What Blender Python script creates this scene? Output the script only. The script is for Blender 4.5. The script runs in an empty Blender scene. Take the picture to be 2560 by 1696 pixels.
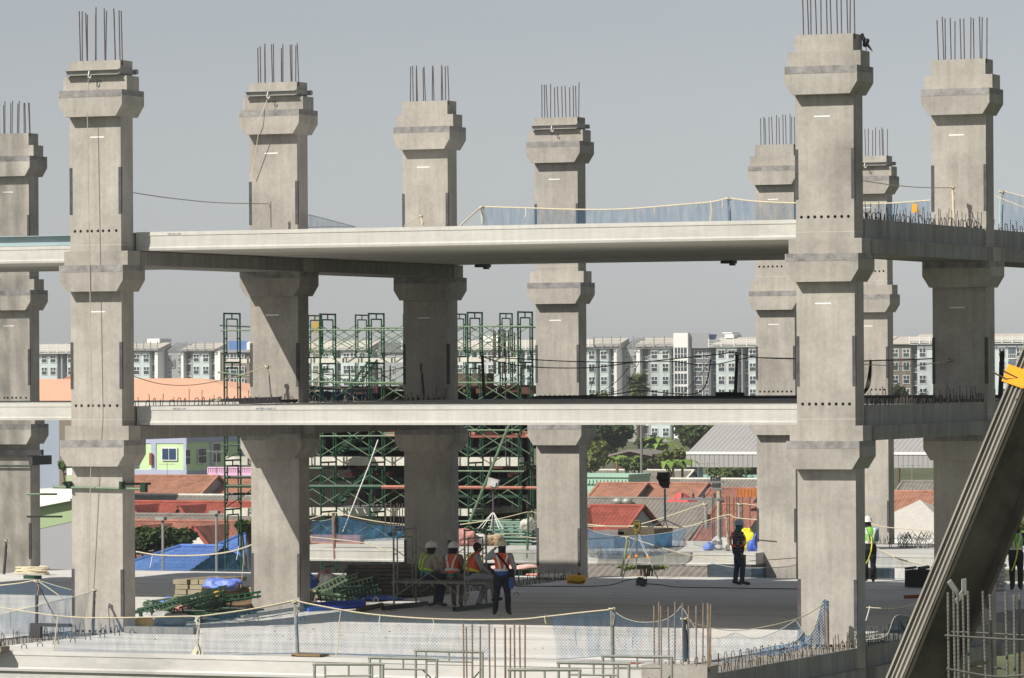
import bpy, bmesh, math, random
from mathutils import Vector, Matrix, noise
random.seed(7)
C = bpy.context.scene.collection
# ---------------------------------------------------------------- site survey: camera fitted to the column grid
F,TH,PIT,ROL,OU,OV,ZC = 11422.3,.4087,.0062,.0058,-8.9308,99.6252,5.6857
cT,sT,cP,sP,cR,sR = math.cos(TH),math.sin(TH),math.cos(PIT),math.sin(PIT),math.cos(ROL),math.sin(ROL)
CX = -OU*cT+OV*sT; CY = -OU*sT-OV*cT
def ray(px,py):
    dx,dy=px-1280,py-848
    a=dx*cR-dy*sR; b=dx*sR+dy*cR
    Xc,Yc,Zc=a/F,1.0,-b/F
    Y=Yc*cP-Zc*sP; Z=Yc*sP+Zc*cP
    return (Xc*cT-Y*sT, Xc*sT+Y*cT, Z)
def atz(px,py,z):
    d=ray(px,py); t=(z-ZC)/d[2]; return Vector((CX+d[0]*t,CY+d[1]*t,z))
def aty(px,py,y):
    d=ray(px,py); t=(y-CY)/d[1]; return Vector((CX+d[0]*t,y,ZC+d[2]*t))
def atx(px,py,x):
    d=ray(px,py); t=(x-CX)/d[0]; return Vector((x,CY+d[1]*t,ZC+d[2]*t))
def atd(px,py,D):
    d=ray(px,py); return Vector((CX+d[0]*D,CY+d[1]*D,ZC+d[2]*D))
U,V = 16.819,8.6015           # bay widths of the frame
W,DP,PR = 1.25,.56,.23        # column width, depth, corbel projection
GZ = -10.5                    # street level below the deck
# ---------------------------------------------------------------- mesh builder
class M:
    def __init__(s): s.v=[]; s.f=[]; s.mi=[]; s.cur=0
    def add(s,vs,fs):
        b=len(s.v); s.v+= [tuple(v) for v in vs]; s.f+=[tuple(b+i for i in f) for f in fs]; s.mi+=[s.cur]*len(fs); return s
    def box(s,a,b):
        x0,y0,z0=a; x1,y1,z1=b
        return s.add([(x0,y0,z0),(x1,y0,z0),(x1,y1,z0),(x0,y1,z0),(x0,y0,z1),(x1,y0,z1),(x1,y1,z1),(x0,y1,z1)],
            [(0,3,2,1),(4,5,6,7),(0,1,5,4),(1,2,6,5),(2,3,7,6),(3,0,4,7)])
    def obox(s,c,sz,R=None):
        hx,hy,hz=[q/2 for q in sz]; c=Vector(c)
        vs=[Vector(p) for p in [(-hx,-hy,-hz),(hx,-hy,-hz),(hx,hy,-hz),(-hx,hy,-hz),(-hx,-hy,hz),(hx,-hy,hz),(hx,hy,hz),(-hx,hy,hz)]]
        if R is not None: vs=[R@v for v in vs]
        return s.add([v+c for v in vs],[(0,3,2,1),(4,5,6,7),(0,1,5,4),(1,2,6,5),(2,3,7,6),(3,0,4,7)])
    def beam(s,p,q,w,h,up=(0,0,1)):
        p,q=Vector(p),Vector(q); d=(q-p); L=d.length
        if L<1e-6: return s
        d/=L; r=d.cross(Vector(up))
        if r.length<1e-4: r=d.cross(Vector((1,0,0)))
        r.normalize(); u=r.cross(d)
        R=Matrix((r,d,u)).transposed()
        return s.obox((p+q)/2,(w,L,h),R)
    def tube(s,pts,r,n=6,cap=True):
        pts=[Vector(p) for p in pts]; k=len(pts)
        rr=r if isinstance(r,(list,tuple)) else [r]*k
        d0=(pts[1]-pts[0]).normalized(); up=Vector((0,0,1)) if abs(d0.z)<.9 else Vector((1,0,0))
        vs=[]; fs=[]; a=d0.cross(up).normalized()
        for i,p in enumerate(pts):
            d=(pts[min(i+1,k-1)]-pts[max(i-1,0)])
            d=d.normalized() if d.length>1e-9 else d0
            a=(a-d*a.dot(d)); a=a.normalized() if a.length>1e-6 else d.orthogonal().normalized()
            b=d.cross(a)
            for j in range(n):
                t=2*math.pi*j/n; vs.append(p+(a*math.cos(t)+b*math.sin(t))*rr[i])
        for i in range(k-1):
            for j in range(n):
                fs.append((i*n+j,i*n+(j+1)%n,(i+1)*n+(j+1)%n,(i+1)*n+j))
        if cap: fs.append(tuple(range(n-1,-1,-1))); fs.append(tuple((k-1)*n+j for j in range(n)))
        return s.add(vs,fs)
    def prism(s,prof,axis,a,b):       # prof: list of 2D points, extruded from a to b along axis
        def P(u,v,t): return {'x':(t,u,v),'y':(u,t,v),'z':(u,v,t)}[axis]
        n=len(prof); vs=[P(u,v,a) for u,v in prof]+[P(u,v,b) for u,v in prof]
        return s.add(vs,[tuple(range(n)),tuple(range(2*n-1,n-1,-1))]+[(i,n+i,n+(i+1)%n,(i+1)%n) for i in range(n)])
    def lathe(s,prof,n=16,c=(0,0,0),ax=None):
        c=Vector(c); vs=[]; fs=[]; k=len(prof)
        for r,z in prof:
            for j in range(n):
                t=2*math.pi*j/n; v=Vector((r*math.cos(t),r*math.sin(t),z))
                if ax is not None: v=ax@v
                vs.append(v+c)
        for i in range(k-1):
            for j in range(n): fs.append((i*n+j,i*n+(j+1)%n,(i+1)*n+(j+1)%n,(i+1)*n+j))
        return s.add(vs,fs)
    def ball(s,c,r,n=10,sc=(1,1,1),R=None):
        c=Vector(c); m=n//2+1; vs=[]; fs=[]
        for i in range(m+1):
            p=math.pi*i/m
            for j in range(n):
                t=2*math.pi*j/n; v=Vector((math.sin(p)*math.cos(t)*sc[0],math.sin(p)*math.sin(t)*sc[1],math.cos(p)*sc[2]))*r
                if R is not None: v=R@v
                vs.append(v+c)
        for i in range(m):
            for j in range(n): fs.append((i*n+j,(i+1)*n+j,(i+1)*n+(j+1)%n,i*n+(j+1)%n))
        return s.add(vs,fs)
    def cap(s,p,q,r1,r2,n=10):
        s.tube([p,q],[r1,r2],n); s.ball(p,r1,n); s.ball(q,r2,n); return s
    def mesh(s,name,org=(0,0,0),smooth=False):
        me=bpy.data.meshes.new(name); o=Vector(org)
        me.from_pydata([Vector(v)-o for v in s.v],[],s.f)
        bm=bmesh.new(); bm.from_mesh(me); bmesh.ops.recalc_face_normals(bm,faces=bm.faces); bm.to_mesh(me); bm.free()
        if any(s.mi): me.polygons.foreach_set('material_index',s.mi)
        if smooth: me.polygons.foreach_set('use_smooth',[True]*len(me.polygons))
        me.update(); return me
ORG={}
def tag(o,label=None,cat=None,group=None,kind=None):
    if label:
        assert len(label.split())<=16,label
        o['label']=label
    if cat: o['category']=cat
    if group: o['group']=group
    if kind: o['kind']=kind
    return o
def thing(name,loc,label,cat,group=None,rz=0):
    o=bpy.data.objects.new(name,None); C.objects.link(o); o.location=loc; o.rotation_euler=(0,0,rz); o.empty_display_size=.1
    ORG[o]=Vector(loc); return tag(o,label,cat,group)
def setmat(me,mat):
    for m in (mat if isinstance(mat,(list,tuple)) else [mat]): me.materials.append(m)
def part(name,m,mat,parent,smooth=False,local=False,label=None,kind=None):
    org=Vector((0,0,0)) if local else ORG.get(parent,Vector((0,0,0)))
    me=m.mesh(name,org,smooth); setmat(me,mat)
    o=bpy.data.objects.new(name,me); C.objects.link(o); o.parent=parent
    ORG[o]=org; return tag(o,label,kind=kind)
def inst(name,me,parent,loc=(0,0,0),rot=(0,0,0),sc=(1,1,1)):     # world loc, shared mesh
    o=bpy.data.objects.new(name,me); C.objects.link(o); o.parent=parent
    o.location=Vector(loc)-ORG.get(parent,Vector((0,0,0))); o.rotation_euler=rot; o.scale=sc; ORG[o]=Vector(loc); return o
def solo(name,m,mat,label,cat,group=None,smooth=False,kind=None,org=None):
    if org is None:
        n=len(m.v); org=Vector((sum(v[0] for v in m.v)/n,sum(v[1] for v in m.v)/n,min(v[2] for v in m.v)))
    me=m.mesh(name,org,smooth); setmat(me,mat)
    o=bpy.data.objects.new(name,me); C.objects.link(o); o.location=org; ORG[o]=Vector(org); return tag(o,label,cat,group,kind)
TS=bpy.data.scenes.new('build')
def evalmesh(o):
    vl=TS.view_layers[0]; vl.update(); return bpy.data.meshes.new_from_object(o.evaluated_get(vl.depsgraph))
RT=bpy.data.objects.new('tmp',bpy.data.meshes.new('tmp')); TS.collection.objects.link(RT)
RR=RT.modifiers.new('r','REMESH'); RR.mode='VOXEL'; RR.use_smooth_shade=True; RS=RT.modifiers.new('s','SMOOTH'); RS.factor=.5
RD=RT.modifiers.new('d','DISPLACE'); RTX=bpy.data.textures.new('folds','CLOUDS'); RD.texture=RTX; RD.mid_level=.5
def remeshed(name,m,mat,parent=None,voxel=.02,it=3,disp=0,dscale=8,org=(0,0,0)):
    RT.data=m.mesh('tmp',org); RR.voxel_size=voxel; RS.iterations=it; RD.strength=disp*2; RTX.noise_scale=1.2/dscale; RD.show_viewport=disp>0
    me2=evalmesh(RT); me2.name=name
    me2.materials.clear(); setmat(me2,mat); me2.polygons.foreach_set('use_smooth',[True]*len(me2.polygons))
    o=bpy.data.objects.new(name,me2); C.objects.link(o)
    if parent: o.parent=parent
    return o
def copy_tree(o,parent=None):
    c=o.copy(); C.objects.link(c)
    if parent: c.parent=parent
    for ch in list(o.children): copy_tree(ch,c)
    return c
def sag(p,q,d,n=12):
    p,q=Vector(p),Vector(q); return [p.lerp(q,i/n)-Vector((0,0,d*4*(i/n)*(1-i/n))) for i in range(n+1)]
# ---------------------------------------------------------------- materials
def mat(name,col,rough=.8,metal=0,var=.12,scale=3,bump=0,spec=.3,streak=0,stain=0,stretch=(1,1,1),em=0,fine=0,rnd=0):
    m=bpy.data.materials.new(name); m.use_nodes=True; nt=m.node_tree; n=nt.nodes; l=nt.links
    b=n['Principled BSDF']; b.inputs['Roughness'].default_value=rough; b.inputs['Metallic'].default_value=metal
    b.inputs['Specular IOR Level'].default_value=spec
    geo=n.new('ShaderNodeNewGeometry'); mp=n.new('ShaderNodeMapping'); mp.inputs['Scale'].default_value=stretch
    l.new(geo.outputs['Position'],mp.inputs['Vector'])
    def nz(sc,det=5,vec=None,r=.6):
        t=n.new('ShaderNodeTexNoise'); t.inputs['Scale'].default_value=sc; t.inputs['Detail'].default_value=det; t.inputs['Roughness'].default_value=r
        l.new(vec or mp.outputs['Vector'],t.inputs['Vector']); return t.outputs['Fac']
    def rng(x,a,b,c,d):
        r=n.new('ShaderNodeMapRange'); r.inputs[1].default_value=a; r.inputs[2].default_value=b; r.inputs[3].default_value=c; r.inputs[4].default_value=d
        l.new(x,r.inputs[0]); return r.outputs[0]
    def mul(a,b):
        t=n.new('ShaderNodeMath'); t.operation='MULTIPLY'; l.new(a,t.inputs[0])
        if isinstance(b,float): t.inputs[1].default_value=b
        else: l.new(b,t.inputs[1])
        return t.outputs[0]
    f=rng(nz(scale),.25,.75,1-var,1+var)
    if fine: f=mul(f,rng(nz(scale*14,3),.3,.7,1-fine,1+fine))
    if streak:
        m2=n.new('ShaderNodeMapping'); m2.inputs['Scale'].default_value=(5,5,.35); l.new(geo.outputs['Position'],m2.inputs['Vector'])
        f=mul(f,rng(nz(1.3,6,m2.outputs['Vector'],.65),.35,.75,1+streak*.3,1-streak))
    if rnd:
        oi=n.new('ShaderNodeObjectInfo'); f=mul(f,rng(oi.outputs['Random'],0,1,1-rnd,1+rnd))
    if stain: f=mul(f,rng(nz(.55,8,None,.7),.5,.68,1.0,1-stain))
    mx=n.new('ShaderNodeVectorMath'); mx.operation='SCALE'; mx.inputs[0].default_value=col[:3]; l.new(f,mx.inputs['Scale'])
    l.new(mx.outputs['Vector'],b.inputs['Base Color'])
    if bump:
        bp=n.new('ShaderNodeBump'); bp.inputs['Strength'].default_value=bump; bp.inputs['Distance'].default_value=.02
        l.new(nz(scale*9,4),bp.inputs['Height']); l.new(bp.outputs['Normal'],b.inputs['Normal'])
    if em:
        b.inputs['Emission Color'].default_value=(*col[:3],1); b.inputs['Emission Strength'].default_value=em
    return m
def netmat(name,col,dens,var=.5):
    m=bpy.data.materials.new(name); m.use_nodes=True; nt=m.node_tree; n=nt.nodes; l=nt.links
    out=n['Material Output']; n.remove(n['Principled BSDF'])
    d=n.new('ShaderNodeBsdfDiffuse'); d.inputs['Color'].default_value=(*col,1); t=n.new('ShaderNodeBsdfTransparent')
    mx=n.new('ShaderNodeMixShader'); geo=n.new('ShaderNodeNewGeometry'); z=n.new('ShaderNodeTexNoise'); z.inputs['Scale'].default_value=2.2; z.inputs['Detail'].default_value=4
    r=n.new('ShaderNodeMapRange'); r.inputs[1].default_value=.3; r.inputs[2].default_value=.7; r.inputs[3].default_value=dens*(1-var); r.inputs[4].default_value=min(1,dens*(1+var))
    mp=n.new('ShaderNodeMapping'); mp.inputs['Scale'].default_value=(4.5,4.5,.9); l.new(geo.outputs['Position'],mp.inputs['Vector']); l.new(mp.outputs['Vector'],z.inputs['Vector']); l.new(z.outputs['Fac'],r.inputs[0])
    # woven threads: two crossed families of strands
    ml=r.outputs[0]
    for dz in (1,-1):
        w_=n.new('ShaderNodeVectorMath'); w_.operation='DOT_PRODUCT'; w_.inputs[1].default_value=(95,60,95*dz); l.new(geo.outputs['Position'],w_.inputs[0])
        sn=n.new('ShaderNodeMath'); sn.operation='SINE'; l.new(w_.outputs['Value'],sn.inputs[0]); q=n.new('ShaderNodeMath'); q.operation='MULTIPLY_ADD'; q.inputs[1].default_value=.45; q.inputs[2].default_value=1.0; l.new(sn.outputs[0],q.inputs[0])
        t2=n.new('ShaderNodeMath'); t2.operation='MULTIPLY'; t2.use_clamp=True; l.new(ml,t2.inputs[0]); l.new(q.outputs[0],t2.inputs[1]); ml=t2.outputs[0]
    l.new(ml,mx.inputs[0])
    l.new(t.outputs[0],mx.inputs[1]); l.new(d.outputs[0],mx.inputs[2]); l.new(mx.outputs[0],out.inputs['Surface']); return m
conc=mat('column_concrete',(.378,.353,.316),.9,var=.19,scale=.9,bump=.3,streak=.17,stain=.22,fine=.07,rnd=.09)
conc2=mat('girder_concrete',(.285,.275,.262),.9,var=.12,scale=1.3,bump=.25,streak=.32,stain=.2,fine=.06,rnd=.07)
plankm=mat('plank_concrete',(.53,.52,.485),.85,var=.10,scale=1.2,bump=.15,streak=.12,stain=.2,rnd=.05,stretch=(.35,1,1.6),fine=.04)
plankd=mat('deck_concrete',(.61,.595,.57),.9,var=.10,scale=.8,bump=.15,stain=.30,rnd=.05,stretch=(.3,1.6,1),fine=.05)
mortar=mat('mortar_dark',(.26,.25,.245),.95,var=.45,scale=4,bump=.5,fine=.2)
grout=mat('grout_light',(.5,.48,.43),.95,var=.1,scale=5)
rust=mat('rusty_rebar',(.13,.10,.09),.8,metal=.3,var=.35,scale=6)
rustd=mat('dark_rebar',(.10,.085,.075),.8,metal=.4,var=.35,scale=6)
rebarg=mat('grey_rebar',(.17,.165,.15),.6,metal=.4,var=.25,scale=6)
steeld=mat('dark_steel',(.07,.07,.075),.6,metal=.5,var=.25,scale=3)
steell=mat('primed_steel',(.33,.32,.30),.6,metal=.2,var=.15,scale=3)
steelb=mat('blue_grey_steel',(.33,.42,.44),.6,metal=.2,var=.1,scale=2)
boomm=mat('weathered_steel',(.115,.10,.08),.6,metal=.1,var=.6,scale=1.6,stain=.5,bump=.2)
boomf=mat('boom_flange',(.27,.25,.21),.6,metal=.2,var=.25,scale=1.5,stretch=(1,1,.2))
green=mat('green_paint',(.012,.06,.03),.5,var=.3,scale=5)
greenl=mat('pale_green_paint',(.13,.20,.12),.5,var=.25,scale=4)
greend=mat('dark_green_paint',(.015,.04,.025),.5,var=.3,scale=5)
galv=mat('galvanised_tube',(.36,.37,.33),.5,metal=.3,var=.2,scale=5)
pinkm=mat('red_oxide_beam',(.40,.16,.12),.7,var=.2,scale=3)
timber=mat('timber',(.27,.235,.165),.85,var=.25,scale=6,stretch=(.3,2,2))
timberd=mat('dark_timber',(.10,.08,.055),.85,var=.3,scale=6)
shadem=mat('interior_shade',(.014,.012,.011),.6,var=.5,scale=1.2)  # near black: shade inside the half built block put into the colour
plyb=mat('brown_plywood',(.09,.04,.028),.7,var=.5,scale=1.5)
ropem=mat('rope',(.62,.55,.40),.9,var=.15,scale=20)
ropeb=mat('black_rope',(.02,.02,.02),.9,var=.2,scale=20)
white=mat('white_paint',(.80,.80,.78),.5,var=.05,scale=3)
black=mat('black_rubber',(.015,.015,.017),.6,var=.2,scale=8)
tarp=mat('blue_tarpaulin',(.05,.11,.45),.35,var=.25,scale=5,bump=.4,spec=.5)
tarp2=mat('bright_blue_tarpaulin',(.16,.24,.70),.35,var=.35,scale=9,bump=.4,spec=.5)
yellow=mat('yellow_paint',(.72,.40,.02),.5,var=.12,scale=4)
yelb=mat('bright_yellow_bag',(.85,.72,.03),.5,var=.2,scale=9)
orange=mat('orange_paint',(.85,.33,.02),.45,var=.08,scale=4)
redm=mat('red_paint',(.5,.04,.03),.5,var=.1,scale=4)
sack=mat('woven_sack',(.52,.50,.46),.8,var=.3,scale=7,bump=.4)
sackr=mat('printed_sack',(.45,.22,.20),.8,var=.5,scale=9,bump=.4)
netb=netmat('blue_net',(.04,.12,.22),.55,.45)
netl=netmat('thin_blue_net',(.05,.13,.23),.30,.5)
netf=netmat('faint_blue_net',(.05,.13,.22),.21,.5)
netk=netmat('black_net',(.015,.015,.015),.4,.5)
# ---------------------------------------------------------------- columns
ZB=[-1.3175,3.586,7.386,11.186]          # underside of each corbel
def boolean_shaft(name,boxes,holes):
    m=M(); 
    for a,b in boxes: m.box(a,b)
    me=m.mesh('s'); 
    c=M()
    for x,z in holes: c.tube([(x,-DP/2-.1,z),(x,DP/2+.1,z)],.034,12)
    oc=bpy.data.objects.new('c',c.mesh('c')); TS.collection.objects.link(oc)
    o=bpy.data.objects.new('s',me); TS.collection.objects.link(o)
    md=o.modifiers.new('b','BOOLEAN'); md.object=oc; md.operation='DIFFERENCE'; md.solver='EXACT'
    me2=evalmesh(o); me2.name=name
    bpy.data.objects.remove(o); bpy.data.objects.remove(oc); me2.materials.clear(); me2.materials.append(conc); return me2
HX=[-.512,-.372,-.20,-.097,.055,.18,.327,.505]
HX2=[-.505,-.36,-.22,-.075,.07,.215,.36,.50]
E=W/2+.16
def shaft_mesh(holes,top=12.41,bot=-3.4,levels=(0,1,2)):
    bx=[((-W/2,-DP/2,bot),(W/2,DP/2,top))]
    me=boolean_shaft('shaft',bx,[(x,z+1.3175) for z in [ZB[q] for q in levels] for x in holes]); return me
SH1=shaft_mesh(HX); SH2=shaft_mesh(HX2); SH3=shaft_mesh(HX,levels=(1,2)); SH4=shaft_mesh(HX2,levels=(1,2))
cb=M(); cb.prism([(-W/2+.0,0),(W/2,0),(E,.25),(E,.57),(-E,.57),(-E,.25)],'y',-DP/2-PR,DP/2+PR)
CORB=cb.mesh('corbel'); CORB.materials.append(conc)
sb=M(); sb.box((-E,-DP/2-.003,.5705),(-W/2-.0005,DP/2+.003,.88)); sb.box((W/2+.0005,-DP/2-.003,.5705),(E,DP/2+.003,.88)); sb.box((-W/2-.0005,-DP/2-.003,.5705),(W/2+.0005,-DP/2-.0005,.8795))
SHO=sb.mesh('shoulder'); SHO.materials.append(conc)
mb=M(); mb.box((-E+.02,-DP/2-PR-.004,.42),(E-.015,-DP/2-PR+.02,.572)); mb.box((E-.02,-DP/2-PR+.01,.45),(E+.003,DP/2+PR-.02,.572))
MORT=mb.mesh('mortar_strip'); MORT.materials.append(mortar)
gb=M(); gb.box((-W/2-.002,-DP/2-.002,1.005),(W/2+.002,DP/2+.002,1.02)); GROUT=gb.mesh('grout_line'); GROUT.materials.append(grout)
eb=M(); eb.box((-.035,-.006,1.68),(.035,.045,2.70)); EDGE=eb.mesh('edge_plate'); EDGE.materials.append(mat('edge_dark',(.085,.08,.085),.9,var=.35,scale=5,fine=.2))
rb=M(); rb.tube([(0,0,-.1),(0,0,1)],.0125,6); REB=rb.mesh('rebar'); REB.materials.append(rust); REB2=REB.copy(); REB2.name='rebar'; REB2.materials.clear(); REB2.materials.append(mat('tan_rebar',(.25,.19,.14),.8,var=.3,scale=9))
tm=M(); tm.box((-.17,-.003,-.014),(.17,.001,.014)); TAPE=tm.mesh('tape_mark'); TAPE.materials.append(white)
def clamp(col,x,y,z):
    m=M(); yf=y-DP/2
    for zz in (.905,1.005): m.box((x-W/2-.06,yf-.15,z+zz),(x+W/2+.03,yf-.012,z+zz+.016))
    m.box((x-W/2-.04,yf-.075,z+.92),(x+W/2+.01,yf-.06,z+1.006))
    m.box((x+W/2+.02,yf-.10,z+.93),(x+W/2+.035,y+DP/2+.08,z+1.04))
    c=part('clamp_beam',m,steell,col)
    b=M(); b.box((x-W/2-.03,yf-.059,z+.921),(x+W/2,yf-.05,z+1.005)); b.tube([(x+W/2+.03,y+DP/2+.04,z+.99),(x+W/2+.10,y+DP/2+.04,z+.99)],.06,10)
    part('bolt_plate',b,steell,c)
    h=M(); h.tube([(x-.05,yf-.16,z+.99),(x-.05,yf-.19,z+.93),(x-.06,yf-.19,z+.86),(x-.01,yf-.19,z+.83),(x+.01,yf-.19,z+.89)],.014,6)
    part('shackle',h,white,c)
    if x<-5: pass
CINFO=[('A',0,0,SH1,1,'front left concrete column with a steel clamp and hanging rope at its head'),
('B',0,1,SH3,1,'concrete column second from the left along the front beam, crossed by a slanting shadow edge'),
('C',0,2,SH4,0,'shaded concrete column behind the seated workers, its head without a clamp'),
('D',0,3,SH4,1,'pale concrete column right of the green scaffold, clamped head, standing beyond the slab end'),
('E',0,5,SH4,0,'distant pale column half hidden behind the tallest column, left of it'),
('H',0,6,SH4,1,'farthest thin looking clamped column just right of the tallest column'),
('F',1,0,SH2,0,'tallest and nearest concrete column, dark bird sitting on its shoulder'),
('G',1,1,SH2,0,'concrete column at the right with its middle storey in black shade'),
('L',-1,3,SH3,0,'concrete column cut by the left edge of the photo with crane shadows on it')]
COLS={}
DU={'B':.045,'C':.04,'D':0,'G':.05,'F':-.03,'E':-.05,'L':-.03,'A':0,'H':0}
for n,i,j,sh,cl,lab in CINFO:
    x,y=i*U+DU[n],j*V
    c=thing('concrete_column',(x,y,0),lab,'column','concrete columns of the frame'); COLS[n]=c
    if n in 'L': pass
    inst('shaft',sh,c,(x,y,0))
    for k in (1,2,3):
        z=ZB[k]; cbo=inst('corbel',CORB,c,(x,y,z)); inst('mortar_strip',MORT,cbo,(x,y,z)); inst('shoulder',SHO,c,(x,y,z))
        if k<3: inst('grout_line',GROUT,c,(x,y,z))
        if k<3 or True:
            for sx in (-1,1):
                zz=ZB[k-1] if k>1 else -1.35
                inst('edge_plate',EDGE,c,(x+sx*(W/2-.022),y-DP/2,zz))
    for k in (2,3): inst('tape_mark',TAPE,c,(x-.05 if n!='A' else x+.05,y-DP/2,ZB[k]-.44))
    nb=[-.52,-.44,-.36,-.27,-.14,-.04,.08,.18,.30,.40,.48,.55] if n in 'FGEDL' else [-.53,-.44,-.36,-.32,-.16,-.10,.08,.14,.33,.38,.45,.55]
    for q,xx in enumerate(nb):
        dy=-.2 if q%2 else .2; o=inst('rebar',REB,c,(x+xx-dy*.43,y+dy,12.40),(random.uniform(-.02,.02),random.uniform(-.035,.02),0),(1,1,random.uniform(.98,1.1)*(1.08 if n in 'A' else .9 if n in 'GF' else .86)))
    if cl: clamp(c,x,y,ZB[3])
# rope and shadowing lines on the left column
x,y=0,0
m=M(); yf=-DP/2
m.tube([(-.05,yf-.2,12.0),(-.07,yf-.21,11.5),(-.06,yf-.235,11.2),(-.02,yf-.25,8),(.02,yf-.24,4.9),(-.12,yf-.15,1.9),(-.2,yf-.1,.3)],.009,5)
solo('rope',m,mat('grey_rope',(.45,.43,.38)),'thin grey rope hanging down the face of the clamped front left column','rope')
x,y=COLS['B'].location[:2]
m=M(); m.tube([(x-.05,y-DP/2-.2,12.0),(x-.2,y-.62,11.5),(x-.25,y-.55,11.2),(x-.5,y-DP/2-.1,10.2)],.009,5)
solo('rope',m,ropem,'short slanting rope hanging from the clamp of the second column from the left','rope')
# stub columns in front with starter bars
def stub(n,i,j,top,lab,barh,xs):
    x,y=i*U,j*V; c=thing('stub_column',(x,y,-3),lab,'column','cast column stubs with starter bars')
    me=boolean_shaft('shaft',[((-W/2-.03,-DP/2,-5),(W/2+.03,DP/2,top))],[(q,top-.26) for q in HX2]); inst('shaft',me,c,(x,y,0))
    for q,xx in enumerate(xs): inst('rebar',REB2,c,(x+xx-(-.2 if q%2 else .2)*.43,y+(-.2 if q%2 else .2),top),(random.uniform(-.01,.01),random.uniform(-.012,.012),0),(1.15,1.15,barh+random.uniform(-.05,.05)))
stub('F1',1,-1,.13,'low concrete stub column with a row of round holes and twelve tall starter bars',1.13,[-.5,-.42,-.36,-.22,-.09,.06,.19,.32,.47,.58,.62,.55])
stub('F2',1,-2,-.02,'starter bars of the stub column at the bottom centre of the photo',1.37,[-.56,-.5,-.4,-.26,-.08,.02,.21,.29,.38,.48,.56,.2])
# ---------------------------------------------------------------- girders (inverted tee) with stirrups
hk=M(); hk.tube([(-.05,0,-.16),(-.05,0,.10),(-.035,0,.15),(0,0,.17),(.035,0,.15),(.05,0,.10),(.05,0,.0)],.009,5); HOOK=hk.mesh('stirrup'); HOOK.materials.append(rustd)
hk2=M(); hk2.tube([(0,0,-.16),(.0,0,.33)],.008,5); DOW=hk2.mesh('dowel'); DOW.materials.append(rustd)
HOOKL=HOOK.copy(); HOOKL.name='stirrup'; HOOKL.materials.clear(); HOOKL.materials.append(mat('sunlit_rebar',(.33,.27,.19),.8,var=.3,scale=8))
def girder(i,j0,j1,k,lab,hooks=0,light=False,extra=0):
    x=i*U; y0=j0*V+DP/2+.012; y1=j1*V-DP/2-.012; z=ZB[k]
    c=thing('precast_girder',(x,(y0+y1)/2,z+.57),lab,'girder','precast beams between the columns')
    m=M(); m.box((x-E-.01,y0,z+.574),(x+E+.01,y1,z+.875)); part('flange',m,conc2,c)
    m=M(); m.box((x-W/2,y0,z+.8755),(x+W/2,y1,z+1.285)); part('stem',m,conc2,c)
    m=M()
    for t in range(hooks):
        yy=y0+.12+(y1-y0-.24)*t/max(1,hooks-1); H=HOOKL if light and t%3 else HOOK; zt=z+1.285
        inst('stirrup',H,c,(x+W/2-.08,yy+random.uniform(-.04,.04),zt),(random.uniform(-.15,.15),random.uniform(-.15,.15),1.57+random.uniform(-.5,.5)),(1.15,1,random.uniform(.75,1.1)))
        inst('dowel',DOW,c,(x+W/2-.03,yy+random.uniform(0,.15),zt),(random.uniform(-.16,.16),random.uniform(-.1,.12),0),(1,1,random.uniform(.6,1.15)))
        if t%2: inst('stirrup',H,c,(x-W/2+.1,yy,zt),(0,random.uniform(-.1,.1),1.57+random.uniform(-.3,.3)),(1.15,1,1))
    return c
girder(0,0,1,2,'upper beam from the front left column to the second column',0)
girder(0,1,2,2,'upper beam from the second column to the third column',0)
girder(0,0,1,1,'middle level beam starting at the front left column above the green house',14)
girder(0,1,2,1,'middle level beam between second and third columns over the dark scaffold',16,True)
girder(1,0,1,2,'upper right beam bristling with rusty stirrups, running right from the tallest column',34)
girder(1,1,2,2,'upper beam leaving the photo right of the last column on the right',14)
girder(1,0,1,1,'middle right beam with pale hooked stirrups beside the tallest column',34)
girder(1,1,2,1,'middle level beam beyond the last column on the right, behind the steel boom',8)
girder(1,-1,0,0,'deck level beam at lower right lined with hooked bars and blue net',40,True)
girder(1,0,1,0,'deck level beam just right of the tallest column foot, behind the boom',26)
girder(1,1,2,0,'deck level beam farther right, under the bags and the green vested worker',0)
girder(0,-1,0,0,'deck level beam lower left behind the net, lined with bent bars',26)
girder(0,0,1,0,'deck level beam under the scrap pile of green frames',0)
girder(0,1,2,0,'deck level beam beside the timber stack',0)
girder(0,2,3,0,'deck level beam with hooked bars leading to the yellow box',24,False)
# ---------------------------------------------------------------- floor planks
def plank_mesh(L,w,mt):
    # hollow-core plank section, tongue at the bottom edge, length along x from 0 to L
    pr=[(0.012,0),(w-.012,0),(w-.002,.05),(w-.022,.085),(w-.022,.315),(w-.008,.325),(w-.014,.405),(.014,.405),(.008,.325),(.022,.315),(.022,.085),(.002,.05)]
    m=M(); m.prism(pr,'x',0,L); me=m.mesh('plank'); me.materials.append(mt); return me
def slab(x0,x1,y0,n,z,lab,mt=plankm,w=1.2,name='plank_floor'):
    c=thing(name,((x0+x1)/2,y0+n*w/2,z-.405),lab,'slab','floors of precast planks'); me=plank_mesh(x1-x0,w,mt)
    for k in range(n): inst('plank',me,c,(x0,y0+k*w,z-.405+(random.uniform(-.004,.004) if k else 0)))
    return c
X0=W/2+.03; X1=U-W/2-.02
slab(X0,X1,.33,14,8.68,'upper precast floor whose shaded underside spans between the front columns',w=1.225)
slab(X0,X1,.33,14,4.88,'middle precast floor with a bright white edge across the whole photo',w=1.225)
slab(-U+X0,-X0,V+.33,7,8.68,'upper floor strip leaving the photo left of the front left column',w=1.22)
slab(-U+X0,-X0,V+.33,7,4.88,'middle floor strip leaving the photo left, below the blue grey steel beam',w=1.22)
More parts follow.
